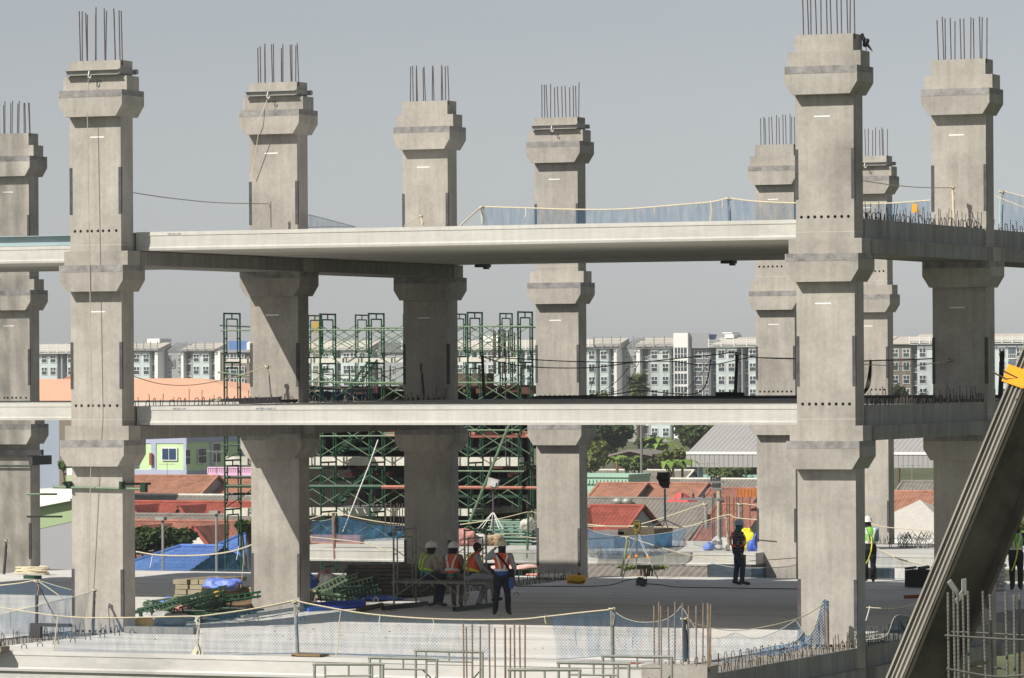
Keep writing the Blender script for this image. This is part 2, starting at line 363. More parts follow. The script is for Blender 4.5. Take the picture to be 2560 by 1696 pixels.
slab(X0,X1,-6.95,28,0,'main working deck of white planks where the men stand',plankd,w=1.222)
slab(-U+X0,-X0,-6.95,28,0,'white plank deck on the far left around the shadowed column foot',plankd,w=1.2)
# small steel ledges clipped under the upper floor
for px,lab in ((1205,'small dark steel bracket under the upper floor above the third and fourth columns'),(1820,'small dark steel bracket under the upper floor near the tallest column')):
    p=aty(px,664 if px<1500 else 650,17.0); m=M(); m.box((p.x-.16,16.9,8.20),(p.x+.16,17.2,8.272)); m.box((p.x+.05,16.95,8.15),(p.x+.16,17.1,8.2)); solo('steel_bracket',m,steeld,lab,'bracket','brackets under the upper floor')
# primed steel I-beam upper left
p=aty(0,616,V+.6)
c=thing('steel_beam',(-9,V+.7,8.7),'blue grey steel beam lying on the upper left floor strip','beam')
m=M(); m.box((-U+1,V+.55,8.695),(-1,V+.75,8.712)); m.box((-U+1,V+.64,8.712),(-1,V+.655,8.925)); m.box((-U+1,V+.5,8.925),(-1,V+.8,8.94)); part('web',m,steelb,c)
m=M(); m.box((-9.0+.2,V+.60,8.94),(-9+.26,V+.72,9.06)); part('lug',m,white,c)
# end brace of the middle slab and prop at left column

m=M(); m.box((-U+1,-6.88,-.62),(-X0-.1,-6.5,-.41)); solo('edge_beam',m,plankm,'white beam under the deck edge at the far lower left','beam')
m=M(); m.box((X0,-6.88,-.62),(X1-.3,-6.5,-.41)); solo('edge_beam',m,plankm,'white beam under the main working deck edge at the photo bottom','beam')

# stencilled dates on the column heads and marks on the plank edge
inkm=mat('stencil_ink',(.03,.05,.12),.8,var=.2)
def stencil(txt,loc,size,par):
    cu=bpy.data.curves.new('stencil','FONT'); cu.body=txt; cu.size=size; cu.align_x='CENTER'; cu.extrude=.0012
    o=bpy.data.objects.new('stencil',cu); TS.collection.objects.link(o); me=evalmesh(o); bpy.data.objects.remove(o); me.name='stencil'; me.materials.clear(); me.materials.append(inkm)
    inst('stencil',me,par,loc,(math.pi/2,0,0))
for n_,t_ in (('A','20-4-17/2'),('B','X-4-91'),('D','X-12-21')):
    p_=COLS[n_].location; stencil(t_,(p_.x-.0,p_.y-DP/2-.006,ZB[3]+.74),.085,COLS[n_])
for z_,x_,t_ in ((8.68,1.4,'TED-05-1475'),(4.88,1.5,'TED-05-1475'),(4.88,3.6,'AE-T04-A 20-07-12')):
    for o_ in C.objects:
        if o_.get('category')=='slab' and abs(o_.location.z+.405-z_)<.01 and o_.location.x>0 and o_.location.y>0: stencil(t_,(x_+.2,.33+.009,z_-.075),.06,o_)
# ---------------------------------------------------------------- ground
grassm=mat('ground_scrub',(.10,.115,.05),.95,var=.4,scale=.05,stain=.3)
m=M(); m.add([(-3950,-400,GZ),(3950,-400,GZ),(3950,4950,GZ),(-3950,4950,GZ)],[(0,1,2,3)])
solo('ground',m,grassm,None,None,kind='structure',org=(0,0,GZ))
# ---------------------------------------------------------------- apartment blocks, about a kilometre away
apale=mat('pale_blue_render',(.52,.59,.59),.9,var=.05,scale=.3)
agrey=mat('grey_and_shade_render',(.30,.31,.32),.9,var=.06,scale=.3)  # also on recessed end walls: their side shade put into the colour
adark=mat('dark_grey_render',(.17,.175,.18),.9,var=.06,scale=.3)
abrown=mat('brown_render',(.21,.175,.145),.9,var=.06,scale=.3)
awhite=mat('white_render',(.78,.78,.75),.9,var=.04,scale=.3)
aroof=mat('beige_roof',(.50,.46,.40),.9,var=.05,scale=.3)
glassd=mat('dark_glass',(.035,.06,.07),.15,var=.3,scale=.6,spec=.6)
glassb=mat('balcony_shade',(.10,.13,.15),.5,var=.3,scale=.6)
YA=aty(1500,900,0)  # dummy
A0=atd(1280,900,1031); VA=A0.y
def fx(px,v=None): return aty(px,900,VA if v is None else v).x
def fz(py,px=1500): return aty(px,py,VA).z
FH=2.87; ZR=fz(878,1500)      # top of the upper window row; rows go down by FH
wf=M(); wf.box((-.72,-.12,-1.75),(.72,-.02,-1.62)); wf.box((-.72,-.12,-.62),(.72,-.02,-.5)); wf.box((-.72,-.12,.38),(.72,-.02,.5)); wf.box((-.82,-.12,-1.75),(-.70,-.02,.5)); wf.box((.70,-.12,-1.75),(.82,-.02,.5)); wf.box((-.05,-.12,-.5),(.05,-.02,.38)) if False else None
wf.box((-.06,-.12,-.5),(.06,-.02,.38))
WFR=wf.mesh('window_frame'); WFR.materials.append(awhite)
wp=M(); wp.box((-.7,-.05,-1.62),(.7,-.01,.38)); WPN=wp.mesh('pane'); WPN.materials.append(glassd)
bl=M(); bl.box((-.9,-.35,-1.95),(.9,-.02,-1.75)); bl.box((-.9,-.38,-.95),(.9,-.33,-.88))
for q in range(5): bl.box((-.88+q*.43,-.38,-1.75),(-.83+q*.43,-.34,-.9))
BAL=bl.mesh('balcony_rail'); BAL.materials.append(awhite)
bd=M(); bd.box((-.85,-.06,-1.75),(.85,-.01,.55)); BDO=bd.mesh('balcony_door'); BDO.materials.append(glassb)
def apart(label,x0,x1,segs,rail,group='apartment blocks on the horizon',top=845,extra=None,rows=7):
    ax0,ax1=fx(x0),fx(x1); c=thing('apartment_block',(ax0,VA,GZ-6),label,'building',group)
    walls={}
    for a,b,t,rec in segs:
        mt={'p':apale,'g':agrey,'d':adark,'w':awhite,'b':abrown}[t]
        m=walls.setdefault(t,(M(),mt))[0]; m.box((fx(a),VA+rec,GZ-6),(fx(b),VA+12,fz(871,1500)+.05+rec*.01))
    for t,(m,mt) in walls.items(): part('wall',m,mt,c)
    return c,ax0,ax1
def win(c,xs,rows,y=0,skip=0,bal=False,sc=1):
    for r in range(skip,rows):
        for x in xs:
            z=ZR-.42-FH*r
            if bal:
                o=inst('balcony_door',BDO,c,(fx(x),VA+y,z)); inst('balcony_rail',BAL,o,(fx(x),VA+y,z))
            else:
                o=inst('window',WFR,c,(fx(x),VA+y,z),(0,0,0),(sc,1,.84)); inst('pane',WPN,o,(fx(x),VA+y,z))
def sloping(c,px0,px1,ytop,yb,mt=aroof,dep=6):
    x0,x1=fx(px0),fx(px1); za,zb=fz(yb,px0),fz(ytop,px0); m=M()
    m.add([(x0,VA-.8,za),(x1,VA-.8,za),(x1,VA+dep,zb),(x0,VA+dep,zb),(x0,VA+dep,za-1),(x1,VA+dep,za-1),(x0,VA-.8,za-.3),(x1,VA-.8,za-.3)],[(0,1,2,3),(6,7,1,0),(3,2,5,4),(0,3,4,6),(1,7,5,2)]); part('roof',m,mt,c)
def railing(c,px0,px1,yt,yb,mt,n,white_=False):
    x0,x1=fx(px0),fx(px1); zt,zb=fz(yt,px0),fz(yb,px0); m=M(); k=5
    for q in range(k): 
        z=zb+(zt-zb)*q/(k-1); m.box((x0,VA-1.2,z-.06),(x1,VA-1.1,z+.06))
    for q in range(n+1): x=x0+(x1-x0)*q/n; m.box((x-.09,VA-1.25,zb),(x+.09,VA-1.05,zt+.4))
    part('railing',m,mt,c)
R7=7
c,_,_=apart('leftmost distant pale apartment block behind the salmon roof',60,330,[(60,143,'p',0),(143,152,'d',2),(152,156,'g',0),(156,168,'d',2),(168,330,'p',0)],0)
win(c,[85,111,133,177,198,220,300],R7); win(c,[148,162],R7,1.9,bal=True)
sloping(c,60,330,861,882); railing(c,60,330,864,884,awhite,12)
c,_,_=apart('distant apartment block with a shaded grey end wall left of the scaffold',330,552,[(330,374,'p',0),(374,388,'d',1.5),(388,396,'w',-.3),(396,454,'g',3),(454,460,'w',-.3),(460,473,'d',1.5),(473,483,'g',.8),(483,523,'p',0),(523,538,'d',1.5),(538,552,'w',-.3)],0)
win(c,[342,366,491,515],R7); win(c,[381,466,530],R7,1.4,bal=True); win(c,[409,434],R7,2.9,sc=.35)
sloping(c,330,398,857,874); sloping(c,454,540,858,875); railing(c,330,400,859,877,agrey,4); railing(c,450,540,860,878,agrey,4)
m=M(); m.add([(fx(396),VA+2.9,fz(881,396)),(fx(455),VA+2.9,fz(881,396)),(fx(455),VA+3,fz(858,396)),(fx(450),VA+3,fz(857,396)),(fx(396),VA+9,fz(857,396)),(fx(455),VA+9,fz(857,396))],[(0,1,2,3),(0,3,4),(3,2,5,4)]); part('roof',m,adark,c)
m=M(); m.box((fx(343),VA+5,fz(858,343)),(fx(374),VA+11,fz(847,343))); part('roof_room',m,awhite,c)
c,_,_=apart('distant brown and grey apartment block seen through the left scaffold bay',552,700,[(552,575,'b',0),(575,578,'g',-.2),(578,622,'b',.3),(622,640,'d',2),(640,700,'p',0)],0)
win(c,[567,585,604,660,684],R7); win(c,[632],R7,1.9,bal=True)
m=M(); m.box((fx(552),VA-.6,fz(882,552)),(fx(640),VA+8,fz(875,552))); part('parapet',m,agrey,c)
m=M(); m.box((fx(562),VA+2,fz(876,552)),(fx(612),VA+5,fz(853,552))); part('water_tank',m,mat('tank_blue',(.10,.19,.42),.5),c)
m=M(); m.add([(fx(612),VA+1,fz(857,612)),(fx(700),VA+1,fz(857,612)),(fx(656),VA+1,fz(838,612)),(fx(612),VA+6,fz(857,612)),(fx(700),VA+6,fz(857,612)),(fx(656),VA+6,fz(838,612))],[(0,1,2),(3,5,4),(0,2,5,3),(1,4,5,2)]); m.box((fx(612),VA+1,fz(876,612)),(fx(700),VA+6,fz(857,612))); part('roof_room',m,awhite,c)
c,_,_=apart('distant pale apartment block behind the middle of the green scaffold',700,1010,[(700,760,'p',0),(760,775,'d',1.5),(775,838,'p',0),(838,852,'d',1.5),(852,925,'p',0),(925,1010,'g',2)],0)
win(c,[715,740,790,815,866,884,906],R7); win(c,[768,845],R7,1.4,bal=True); win(c,[945,975],R7,1.9,sc=.4)
sloping(c,700,925,853,873); railing(c,700,925,857,876,awhite,9); m=M(); m.box((fx(940),VA+1.4,fz(882,950)),(fx(1010),VA+8,fz(857,950))); part('roof',m,adark,c)
c,_,_=apart('distant pale apartment block visible between the fourth column and the scaffold',1010,1464,[(1010,1180,'p',0),(1180,1192,'d',1.5),(1192,1300,'p',0),(1300,1312,'d',1.5),(1312,1464,'p',0)],0)
win(c,[1060,1150,1205,1228,1262,1285,1325,1350,1372,1400,1430,1452],R7); win(c,[1186,1306],R7,1.4,bal=True)
sloping(c,1010,1464,852,872); railing(c,1010,1464,856,876,awhite,16)
m=M(); m.box((fx(1195),VA+3,fz(853,1200)),(fx(1232),VA+9,fz(840,1200))); part('roof_room',m,awhite,c)
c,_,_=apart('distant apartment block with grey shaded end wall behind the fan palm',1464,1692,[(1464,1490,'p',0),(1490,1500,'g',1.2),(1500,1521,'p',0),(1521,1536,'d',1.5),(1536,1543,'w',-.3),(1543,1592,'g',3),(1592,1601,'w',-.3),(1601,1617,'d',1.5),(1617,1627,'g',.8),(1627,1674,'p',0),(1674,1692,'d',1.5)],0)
win(c,[1480,1510,1636,1664],8); win(c,[1529,1609,1683],8,1.4,bal=True); win(c,[1555,1576],8,2.9,sc=.35)
sloping(c,1464,1548,846,864); sloping(c,1590,1692,844,864); railing(c,1490,1556,846,871,agrey,3); railing(c,1588,1692,845,871,agrey,4); railing(c,1464,1490,851,868,awhite,2)
m=M(); m.add([(fx(1546),VA+2.9,fz(872,1546)),(fx(1594),VA+2.9,fz(872,1546)),(fx(1594),VA+3,fz(848,1546)),(fx(1588),VA+3,fz(847,1546)),(fx(1546),VA+9,fz(847,1546)),(fx(1594),VA+9,fz(847,1546))],[(0,1,2,3),(0,3,4),(3,2,5,4)]); part('roof',m,adark,c)
c,_,_=apart('white stair tower with tall gridded windows among the distant apartments',1692,1729,[(1692,1728,'w',-2)],0)
m=M(); m.box((fx(1692),VA-2,fz(871,1500)+.05),(fx(1728),VA+6,fz(833,1700))); part('tower_head',m,awhite,c)
for r in range(8):
    z=ZR-.9-FH*r+.6; m=M(); m.box((fx(1695),VA-2.05,z-1.4),(fx(1725),VA-2.01,z+.9)); o=part('window',m,glassd,c)
    m=M(); 
    for q in (1702.5,1710,1717.5): m.box((fx(q)-.07,VA-2.12,z-1.4),(fx(q)+.07,VA-2.06,z+.9))
    m.box((fx(1695),VA-2.12,z-.55),(fx(1725),VA-2.06,z-.45)); part('mullion',m,awhite,o)
c,_,_=apart('distant dark grey apartment bay with a blue roof tank right of the white stair tower',1729,1777,[(1729,1777,'d',0)],0)
win(c,[1746],8,sc=1.25); win(c,[1767],8,sc=.5)
m=M(); m.box((fx(1730),VA-1,fz(871,1730)),(fx(1777),VA-.8,fz(833,1730))); 
part('screen',m,agrey,c); m=M(); m.lathe([(1.0,0),(1.9,2.6),(0,2.7)],12,(fx(1768),VA+1,fz(866,1770))); part('water_tank',m,mat('tank_blue2',(.08,.14,.32),.5),c)
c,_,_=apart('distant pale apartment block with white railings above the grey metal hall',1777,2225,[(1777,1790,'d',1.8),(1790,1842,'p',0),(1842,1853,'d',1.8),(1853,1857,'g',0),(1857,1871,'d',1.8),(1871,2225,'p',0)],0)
win(c,[1804,1829,1882],8); win(c,[1905,1930,1960,1985,2165,2190],5); win(c,[1784,1848,1864],8,1.7,bal=True)
sloping(c,1777,2225,844,860); railing(c,1777,2225,851,868,awhite,14)
m=M(); m.box((fx(1796),VA+4,fz(846,1796)),(fx(1818),VA+9,fz(836,1796))); m.box((fx(1790),VA+4,fz(834,1796)),(fx(1815),VA+9,fz(831,1796))); part('roof_room',m,awhite,c)
c,_,_=apart('distant brown apartment bay just right of the tall foreground column',2225,2278,[(2225,2278,'b',0)],0)
win(c,[2238,2266],6); sloping(c,2225,2278,842,858)
c,_,_=apart('distant pale apartment block at the right edge of the photo',2278,2640,[(2278,2293,'d',1.5),(2293,2330,'p',0),(2330,2640,'p',0)],0)
win(c,[2307,2345,2370,2400,2430,2460,2505,2550,2600],6); win(c,[2286],6,1.4,bal=True)
win(c,[2530,2580],6,0,bal=True)
sloping(c,2278,2640,836,853); railing(c,2278,2640,845,861,awhite,14)
# grey perimeter wall below the apartments
m=M(); m.box((fx(1400),VA-30,GZ-6),(fx(1800),VA-29.5,aty(1640,1093,VA-30).z)); solo('boundary_wall',m,mat('wall_grey',(.30,.29,.27),.9,var=.15,scale=.5),'plain grey wall at the foot of the distant apartments','wall')
# ---------------------------------------------------------------- village roofs
HRI=-4.4
tilem={}
def roofmat(name,col,var=.25): return mat(name,col,.85,var=var,scale=1.6,stain=.25,fine=.12,bump=.1)
terra=roofmat('terracotta_tiles',(.37,.185,.125)); redt=roofmat('red_tiles',(.32,.085,.06)); redd=roofmat('old_red_tiles',(.31,.14,.10),.3)
fibre=roofmat('fibre_cement',(.22,.20,.175),.2); metalr=mat('metal_roof',(.36,.35,.345),.6,var=.06,scale=.6)
ridgew=mat('ridge_cement',(.60,.58,.52),.9,var=.2,scale=3)
rwall=mat('render_wall',(.33,.34,.36),.9,var=.15,scale=.8); rwallw=mat('white_gable',(.70,.69,.66),.9,var=.08,scale=.8)
def corr(m,x0,x1,y0,z0,y1,z1,per,amp,rows=1,step=0.0):
    n=max(2,int((x1-x0)/per*2)); 
    for r in range(rows):
        a=r/rows; b=(r+1)/rows
        ya,yb=y0+(y1-y0)*a,y0+(y1-y0)*b; za,zb=z0+(z1-z0)*a,z0+(z1-z0)*b
        vs=[]
        for i in range(n+1):
            x=x0+(x1-x0)*i/n; o=amp*(1 if i%2 else -1)
            vs+=[(x,ya,za+o+step),(x,yb,zb+o),(x,ya,za+o)]
        fs=[(3*i,3*i+3,3*i+4,3*i+1) for i in range(n)]+([(3*i+2,3*i+5,3*i+3,3*i) for i in range(n)] if step else [])
        m.add(vs,fs)
def house(label,px0,px1,yr,run,rise,mt,kind='tile',hr=HRI,wall=rwall,ridge=None,back=True,name='row_house',eave=None,gable=None,fac=None,grp='village houses behind the site',D=None):
    D=D or F*(ZC-hr)/(yr-919.); a=atd(px0,yr,D); v=a.y; b=aty(px1,yr,v); x0,x1,zr=a.x,b.x,a.z
    c=thing(name,((x0+x1)/2,v,GZ),label,'house',grp)
    m=M(); per,amp,rows,st=(.30,.035,max(3,int(run/.36)),.06) if kind=='tile' else (.36,.04,1,0) if kind=='corr' else (.5,.03,1,0)
    corr(m,x0-.2,x1+.2,v-run,zr-rise,v-.02,zr,per,amp,rows,st)
    if back: corr(m,x0-.2,x1+.2,v+run,zr-rise,v+.02,zr,per,amp,1,0)
    rf=part('roof',m,mt,c)
    m=M(); m.tube([(x0-.25,v,zr+.03),(x1+.25,v,zr+.03)],.13,6)
    for xx in (x1+.22,x0-.22): m.beam((xx,v-run-.05,zr-rise+.02),(xx,v,zr+.05),.22,.14); m.beam((xx,v+run,zr-rise+.02),(xx,v,zr+.05),.22,.14)
    part('ridge_cap',m,ridge or mt,rf)
    m=M(); ez=zr-rise-.12
    m.box((x0,v-run+.35,GZ),(x1,v+run-.35,ez)); m.prism([(v-run+.35,ez),(v+run-.35,ez),(v,zr-.14)],'x',x0,x1); part('wall',m,wall,c)
    return c,x0,x1,v,zr
def dormer(c,px,yr,v,zr,run,rise,mt,wdt,gab=rwallw):
    # small front gable breaking the slope, ridge running toward the viewer
    x=aty(px,yr,v).x; m=M(); yf=v-run-.25; h=zr-.1
    m.add([(x,v,h),(x,yf,h),(x-wdt,yf,h-rise*1.0),(x-wdt,v-.1,h-rise),(x+wdt,yf,h-rise),(x+wdt,v-.1,h-rise)],[(0,1,2,3),(0,5,4,1)])
    o=part('gable_roof',m,mt,c); m=M()
    for s in (-1,1): m.beam((x,yf-.03,h),(x+s*wdt,yf-.03,h-rise),.1,.24)
    part('barge_board',m,redt,o); m=M(); m.prism([(x-wdt+.25,h-rise-.02),(x+wdt-.25,h-rise-.02),(x,h-.25)],'y',yf+.12,yf+.3); part('gable_wall',m,gab,o)
# right hand village
house('long grey corrugated roof with white ridge caps above the mint green house',1440,1730,1176,6,2.3,fibre,'corr',ridge=ridgew,hr=-4.9)
house('grey corrugated roof with pale ridge caps left of the utility pole, under the metal hall',1672,1905,1198,4,1.6,fibre,'corr',ridge=ridgew,hr=-4.6)
mint=mat('mint_render',(.36,.55,.43),.9,var=.06,scale=.6); mintd=mat('mint_wall',(.30,.50,.45),.9,var=.08,scale=.5)
D=400; a=atd(1425,1186,D); b=aty(1569,1186,a.y); c=thing('mint_house',((a.x+b.x)/2,a.y,GZ),'mint green flat topped house with dentil cornice among the red roofs','house')
m=M(); m.box((a.x,a.y,GZ),(b.x,a.y+5,a.z-.9)); part('wall',m,mint,c)
m=M(); m.box((a.x-.2,a.y-.25,a.z-.25),(b.x+.2,a.y+5,a.z)); m.box((a.x-.1,a.y-.1,a.z-.9),(b.x+.1,a.y+5,a.z-.26))
for q in range(16): xx=a.x+(b.x-a.x)*q/16; m.box((xx,a.y-.2,a.z-.8),(xx+.2,a.y-.11,a.z-.45))
part('cornice',m,mint,c)
for q in range(3):
    xx=a.x+(b.x-a.x)*(q+.12)/3; m=M(); m.box((xx,a.y-.05,a.z-3.2),(xx+1.4,a.y-.01,a.z-1.3)); part('panel',m,mintd,c)
house('terracotta roof with a grey gable, first of the pair left of the floodlight mast',1504,1612,1209,4.6,2.0,terra,hr=-4.4,wall=mat('blue_grey_wall',(.17,.20,.25),.9,var=.1))
house('terracotta roof behind the floodlight, with white gable end to the right',1618,1764,1209,4.6,2.0,terra,hr=-4.4)
c,x0,x1,v,zr=house('small terracotta gable roofs clipped by the fourth column',1440,1478,1204,4.0,1.9,terra,hr=-4.4)
house('brownish red roof behind the utility pole and the tall starter bars',1783,1900,1222,7.5,3.4,redd,hr=-4.6)
m=M(); p=atd(1843,1222,330); q=atd(1895,1243,330); m.box((p.x,p.y,q.z),(q.x+1,p.y+.15,p.z)); 
for k in range(9): xx=p.x+(q.x+1-p.x)*k/9; m.box((xx,p.y-.03,q.z),(xx+.05,p.y-.001,p.z))
solo('timber_screen',m,mat('orange_boards',(.42,.14,.03),.7,var=.15,scale=3),'bright orange brown boarded screen on a roof left of the fifth column','screen')
c,x0,x1,v,zr=house('big grey corrugated roof with two round vents in front of the terracotta pair',1440,1792,1246,7,3.0,fibre,'corr',hr=-4.5)
for px in (1545,1568):
    p=aty(px,1262,v-1.2); m=M(); m.lathe([(.25,-.3),(.3,.0),(.42,.05),(.42,.3),(.1,.45),(0,.45)],12,(p.x,v-1.2,zr-.35)); part('vent',m,galv,c,smooth=True)
c,x0,x1,v,zr=house('nearest bright red tiled roof with a front gable, by the surveying instrument',1486,1602,1265,5,2.4,redt,hr=-4.0)
dormer(c,1480,1265,v,zr,5,2.3,redt,2.3)
house('brown tiled roof at the far right of the village, behind the plaid shirt worker',1800,1905,1262,6,3.0,redd,hr=-4.3)
house('grey corrugated lean-to roof seen through the gap beyond the deck edge',1475,1905,1412,5,1.7,fibre,'corr',hr=-3.6)
house('red roof far right between the two pale columns',2226,2345,1230,5,2.4,terra,hr=-4.4)
house('grey corrugated roof right of the farthest column',2262,2420,1205,4,1.8,fibre,'corr',hr=-4.4)
# pavilion roof, right
p=atd(2300,1250,300); m=M(); r=4.2; zt=p.z; zb=zt-2.4
m.add([(p.x,p.y,zt),(p.x-r,p.y-r,zb),(p.x+r,p.y-r,zb),(p.x+r,p.y+r,zb),(p.x-r,p.y+r,zb)],[(0,1,2),(0,2,3),(0,3,4),(0,4,1)])
c=thing('pavilion',(p.x,p.y,GZ),'light grey hipped roof pavilion right of the farthest column','house'); part('roof',m,mat('pale_tiles',(.48,.46,.42),.8,var=.1,scale=3,fine=.2),c)
m=M(); m.box((p.x-r+.5,p.y-r+.5,GZ),(p.x+r-.5,p.y+r-.5,zb-.05)); part('wall',m,rwallw,c); m=M(); m.box((p.x-r,p.y-r,zb-.3),(p.x+r,p.y-r+.1,zb-.02)); part('gutter',m,white,c)
# metal hall
D=450; a=atd(1717,1133,D); b=aty(2420,1133,a.y); t0=aty(1808,1050,a.y+10); 
c=thing('metal_hall',((a.x+b.x)/2,a.y,GZ),'large light grey ribbed metal hall roof with deep fascia, above the village','hall')
m=M(); zf=a.z; xs=a.x; corr_n=int((b.x-a.x)/.5)
zt=aty(1808,1050,a.y+9).z; xt=t0.x
vs=[];fs=[]
for i in range(corr_n*2+1):
    f=i/(corr_n*2); o=.04*(1 if i%2 else -1); xb=a.x+(b.x-a.x)*f; xu=xb+ (9*.0)
    vs+=[(xb,a.y,zf+o),(xb,a.y+9,zt+o)]
for i in range(corr_n*2):
    if vs[2*i][0]>-1e9: fs.append((2*i,2*i+2,2*i+3,2*i+1))
m.add(vs,fs); m.add([(a.x,a.y,zf),(a.x,a.y+9,zt),(a.x,a.y+18,zf)],[(0,1,2)]); part('roof',m,metalr,c)
m=M(); zb=aty(1717,1168,a.y).z; n=int((b.x-a.x)/.5)
for i in range(n):
    xx=a.x+i*.5; m.box((xx,a.y-.12,zb),(xx+.42,a.y-.02,zf-.1)); m.box((xx+.42,a.y-.08,zb),(xx+.5,a.y-.02,zf-.1))
part('fascia',m,metalr,c); m=M(); m.box((a.x,a.y-.2,zf-.12),(b.x,a.y-.02,zf+.14)); part('gutter',m,white,c)
for px in (1749,2150,2360):
    p=aty(px,1170,a.y+1.2); m=M(); m.box((p.x-.2,p.y,GZ),(p.x+.25,p.y+.3,zb)); part('post',m,steelb,c)
# turquoise garden wall + dark sheds
p=atd(1745,1187,470); m=M(); m.box((p.x,p.y,GZ),(p.x+14,p.y+.3,p.z)); solo('turquoise_wall',m,mat('turquoise_wall',(.25,.46,.42),.9,var=.1),'turquoise wall under the metal hall','wall')
def shed(label,px0,px1,yt,yb,D,mt,wl,name='shed'):
    a=atd(px0,yb,D); b=aty(px1,yb,a.y); t=aty((px0+px1)/2,yt,a.y); xm=(a.x+b.x)/2
    c=thing(name,(xm,a.y,GZ),label,'shed','low sheds among the trees'); m=M()
    m.add([(a.x,a.y-.5,a.z),(xm,a.y-.5,t.z),(b.x,a.y-.5,a.z+.1),(a.x,a.y+6,a.z),(xm,a.y+6,t.z),(b.x,a.y+6,a.z+.1),(a.x,a.y-.5,a.z-.22),(xm,a.y-.5,t.z-.22),(b.x,a.y-.5,a.z-.12)],[(0,1,4,3),(1,2,5,4),(6,7,1,0),(7,8,2,1)]); part('roof',m,mt,c)
    m=M(); m.prism([(a.x+.8,GZ),(b.x-.8,GZ),(b.x-.8,a.z),(xm,t.z-.25),(a.x+.8,a.z)],'y',a.y,a.y+5.5); part('wall',m,wl,c)
    if wl is not adark:
        for f in (.33,.62):
            x=a.x+(b.x-a.x)*f; m=M(); m.box((x,a.y-.06,a.z-2.1),(x+1.4,a.y-.01,a.z-.7)); w_=part('window',m,rwallw,c); m=M(); m.box((x+.1,a.y-.1,a.z-2.0),(x+1.3,a.y-.065,a.z-.8)); part('pane',m,glassd,w_)
maroon=mat('maroon_boards',(.16,.06,.06),.85,var=.2,scale=2)
shed('maroon cottage with a low grey gabled roof among the trees',1520,1635,1124,1138,505,fibre,maroon)
shed('low dark grey shed roof left of the metal hall',1646,1705,1145,1152,500,fibre,adark)
shed('small grey shed roof behind, touching the metal hall',1682,1725,1133,1142,510,fibre,adark)
# left hand village
house('long terracotta roof below the green and lavender house',338,540,1190,5.6,2.6,terra,hr=-4.4)
house('terracotta roof with a small white trimmed gable behind the left scaffold tower',548,700,1196,4.8,2.2,terra,hr=-4.6)
house('grey corrugated roof with crumbling white ridge in the left village',330,640,1238,4.2,1.6,fibre,'corr',ridge=ridgew,hr=-4.6)
c,x0,x1,v,zr=house('bright red roof with two triangular gables in the left village',330,640,1255,4.6,2.2,redt,hr=-4.3)
dormer(c,404,1257,v,zr,4.6,2.0,redt,1.7,adark); dormer(c,522,1257,v,zr,4.6,2.0,redt,1.7,adark)
house('narrow grey corrugated roof between two red roofs in the left village',330,660,1287,3.6,1.3,fibre,'corr',hr=-4.4)
c,x0,x1,v,zr=house('nearest red roof behind the dark mango tree',330,640,1303,8,4.1,redd,hr=-4.1)
dormer(c,436,1307,v,zr,4.0,1.6,redd,1.4,adark); dormer(c,580,1310,v,zr,5,2.2,redd,1.9,rwallw)
# blue tiled roof
bluer=roofmat('blue_roof_tiles',(.10,.19,.46),.2)
def lowhouse(lab,p0,p1,yr,D,run,rise):
    a=atd(p0,yr,D); v=a.y; x0,x1,zr=a.x,aty(p1,yr,v).x,a.z; c=thing('blue_roof_house',((x0+x1)/2,v,GZ),lab,'house','village houses behind the site'); m=M(); corr(m,x0,x1,v-run,zr-rise,v,zr,.30,.03,9,.045); corr(m,x0,x1,v+run,zr-rise,v,zr,.3,.03,1,0)
    hp=M(); n=10
    m.add([(x0,v,zr),(x0,v-run,zr-rise),(x0-run*.55,v-run,zr-rise),(x0-run*.55,v+run,zr-rise),(x0,v+run,zr-rise)],[(0,1,2),(0,2,3),(0,3,4)]); rf=part('roof',m,bluer,c)
    m=M(); m.tube([(x0,v,zr+.03),(x1,v,zr+.03)],.09,6); m.tube([(x0,v,zr+.03),(x0-run*.55,v-run,zr-rise)],.08,6); part('ridge_cap',m,bluer,rf); m=M(); m.box((x0-run*.4,v-run+.4,GZ),(x1-.4,v+run-.4,zr-rise-.06)); part('wall',m,rwall,c)
lowhouse('low house with a bright blue tiled roof left of the second column, behind the deck',452,560,1366,205,4.2,1.15)
lowhouse('higher blue tiled roof behind the foot of the left scaffold tower',612,720,1334,212,5.0,1.9)
# green and lavender house
D=470; a=atd(330,1188,D); k=aty(466,1188,a.y); t=aty(466,1072,a.y)
lav=mat('lavender_render',(.42,.45,.60),.9,var=.04,scale=.6); lime=mat('lime_render',(.56,.74,.42),.9,var=.04,scale=.6)
c=thing('painted_house',(k.x,a.y,GZ),'lime green house with lavender bands and a white sliding window','house')
def z_(py): return aty(466,py,a.y).z
m=M(); m.box((a.x,a.y,GZ),(k.x,a.y+26,t.z+.6)); part('wall',m,lime,c)
m=M(); m.box((a.x,a.y-.08,GZ),(k.x+.05,a.y-.003,z_(1175))); m.box((a.x,a.y-.08,z_(1109)),(k.x+.05,a.y-.003,t.z+.6)); x4=aty(459,1100,a.y).x; m.box((x4,a.y-.085,z_(1180)),(k.x+.055,a.y-.004,z_(1105))); x5=aty(384,1100,a.y).x; m.box((x5-.25,a.y-.085,z_(1180)),(x5+.3,a.y-.004,z_(1105)))
m.box((k.x+.003,a.y-.08,GZ),(k.x+.1,a.y+26,z_(1178))); m.box((k.x+.003,a.y-.08,z_(1107)),(k.x+.1,a.y+26,t.z+.6))
for yy in (5.2,18.5,11.8): m.box((k.x+.004,a.y+yy,z_(1180)),(k.x+.11,a.y+yy+.9,z_(1105)))
part('bands',m,lav,c)
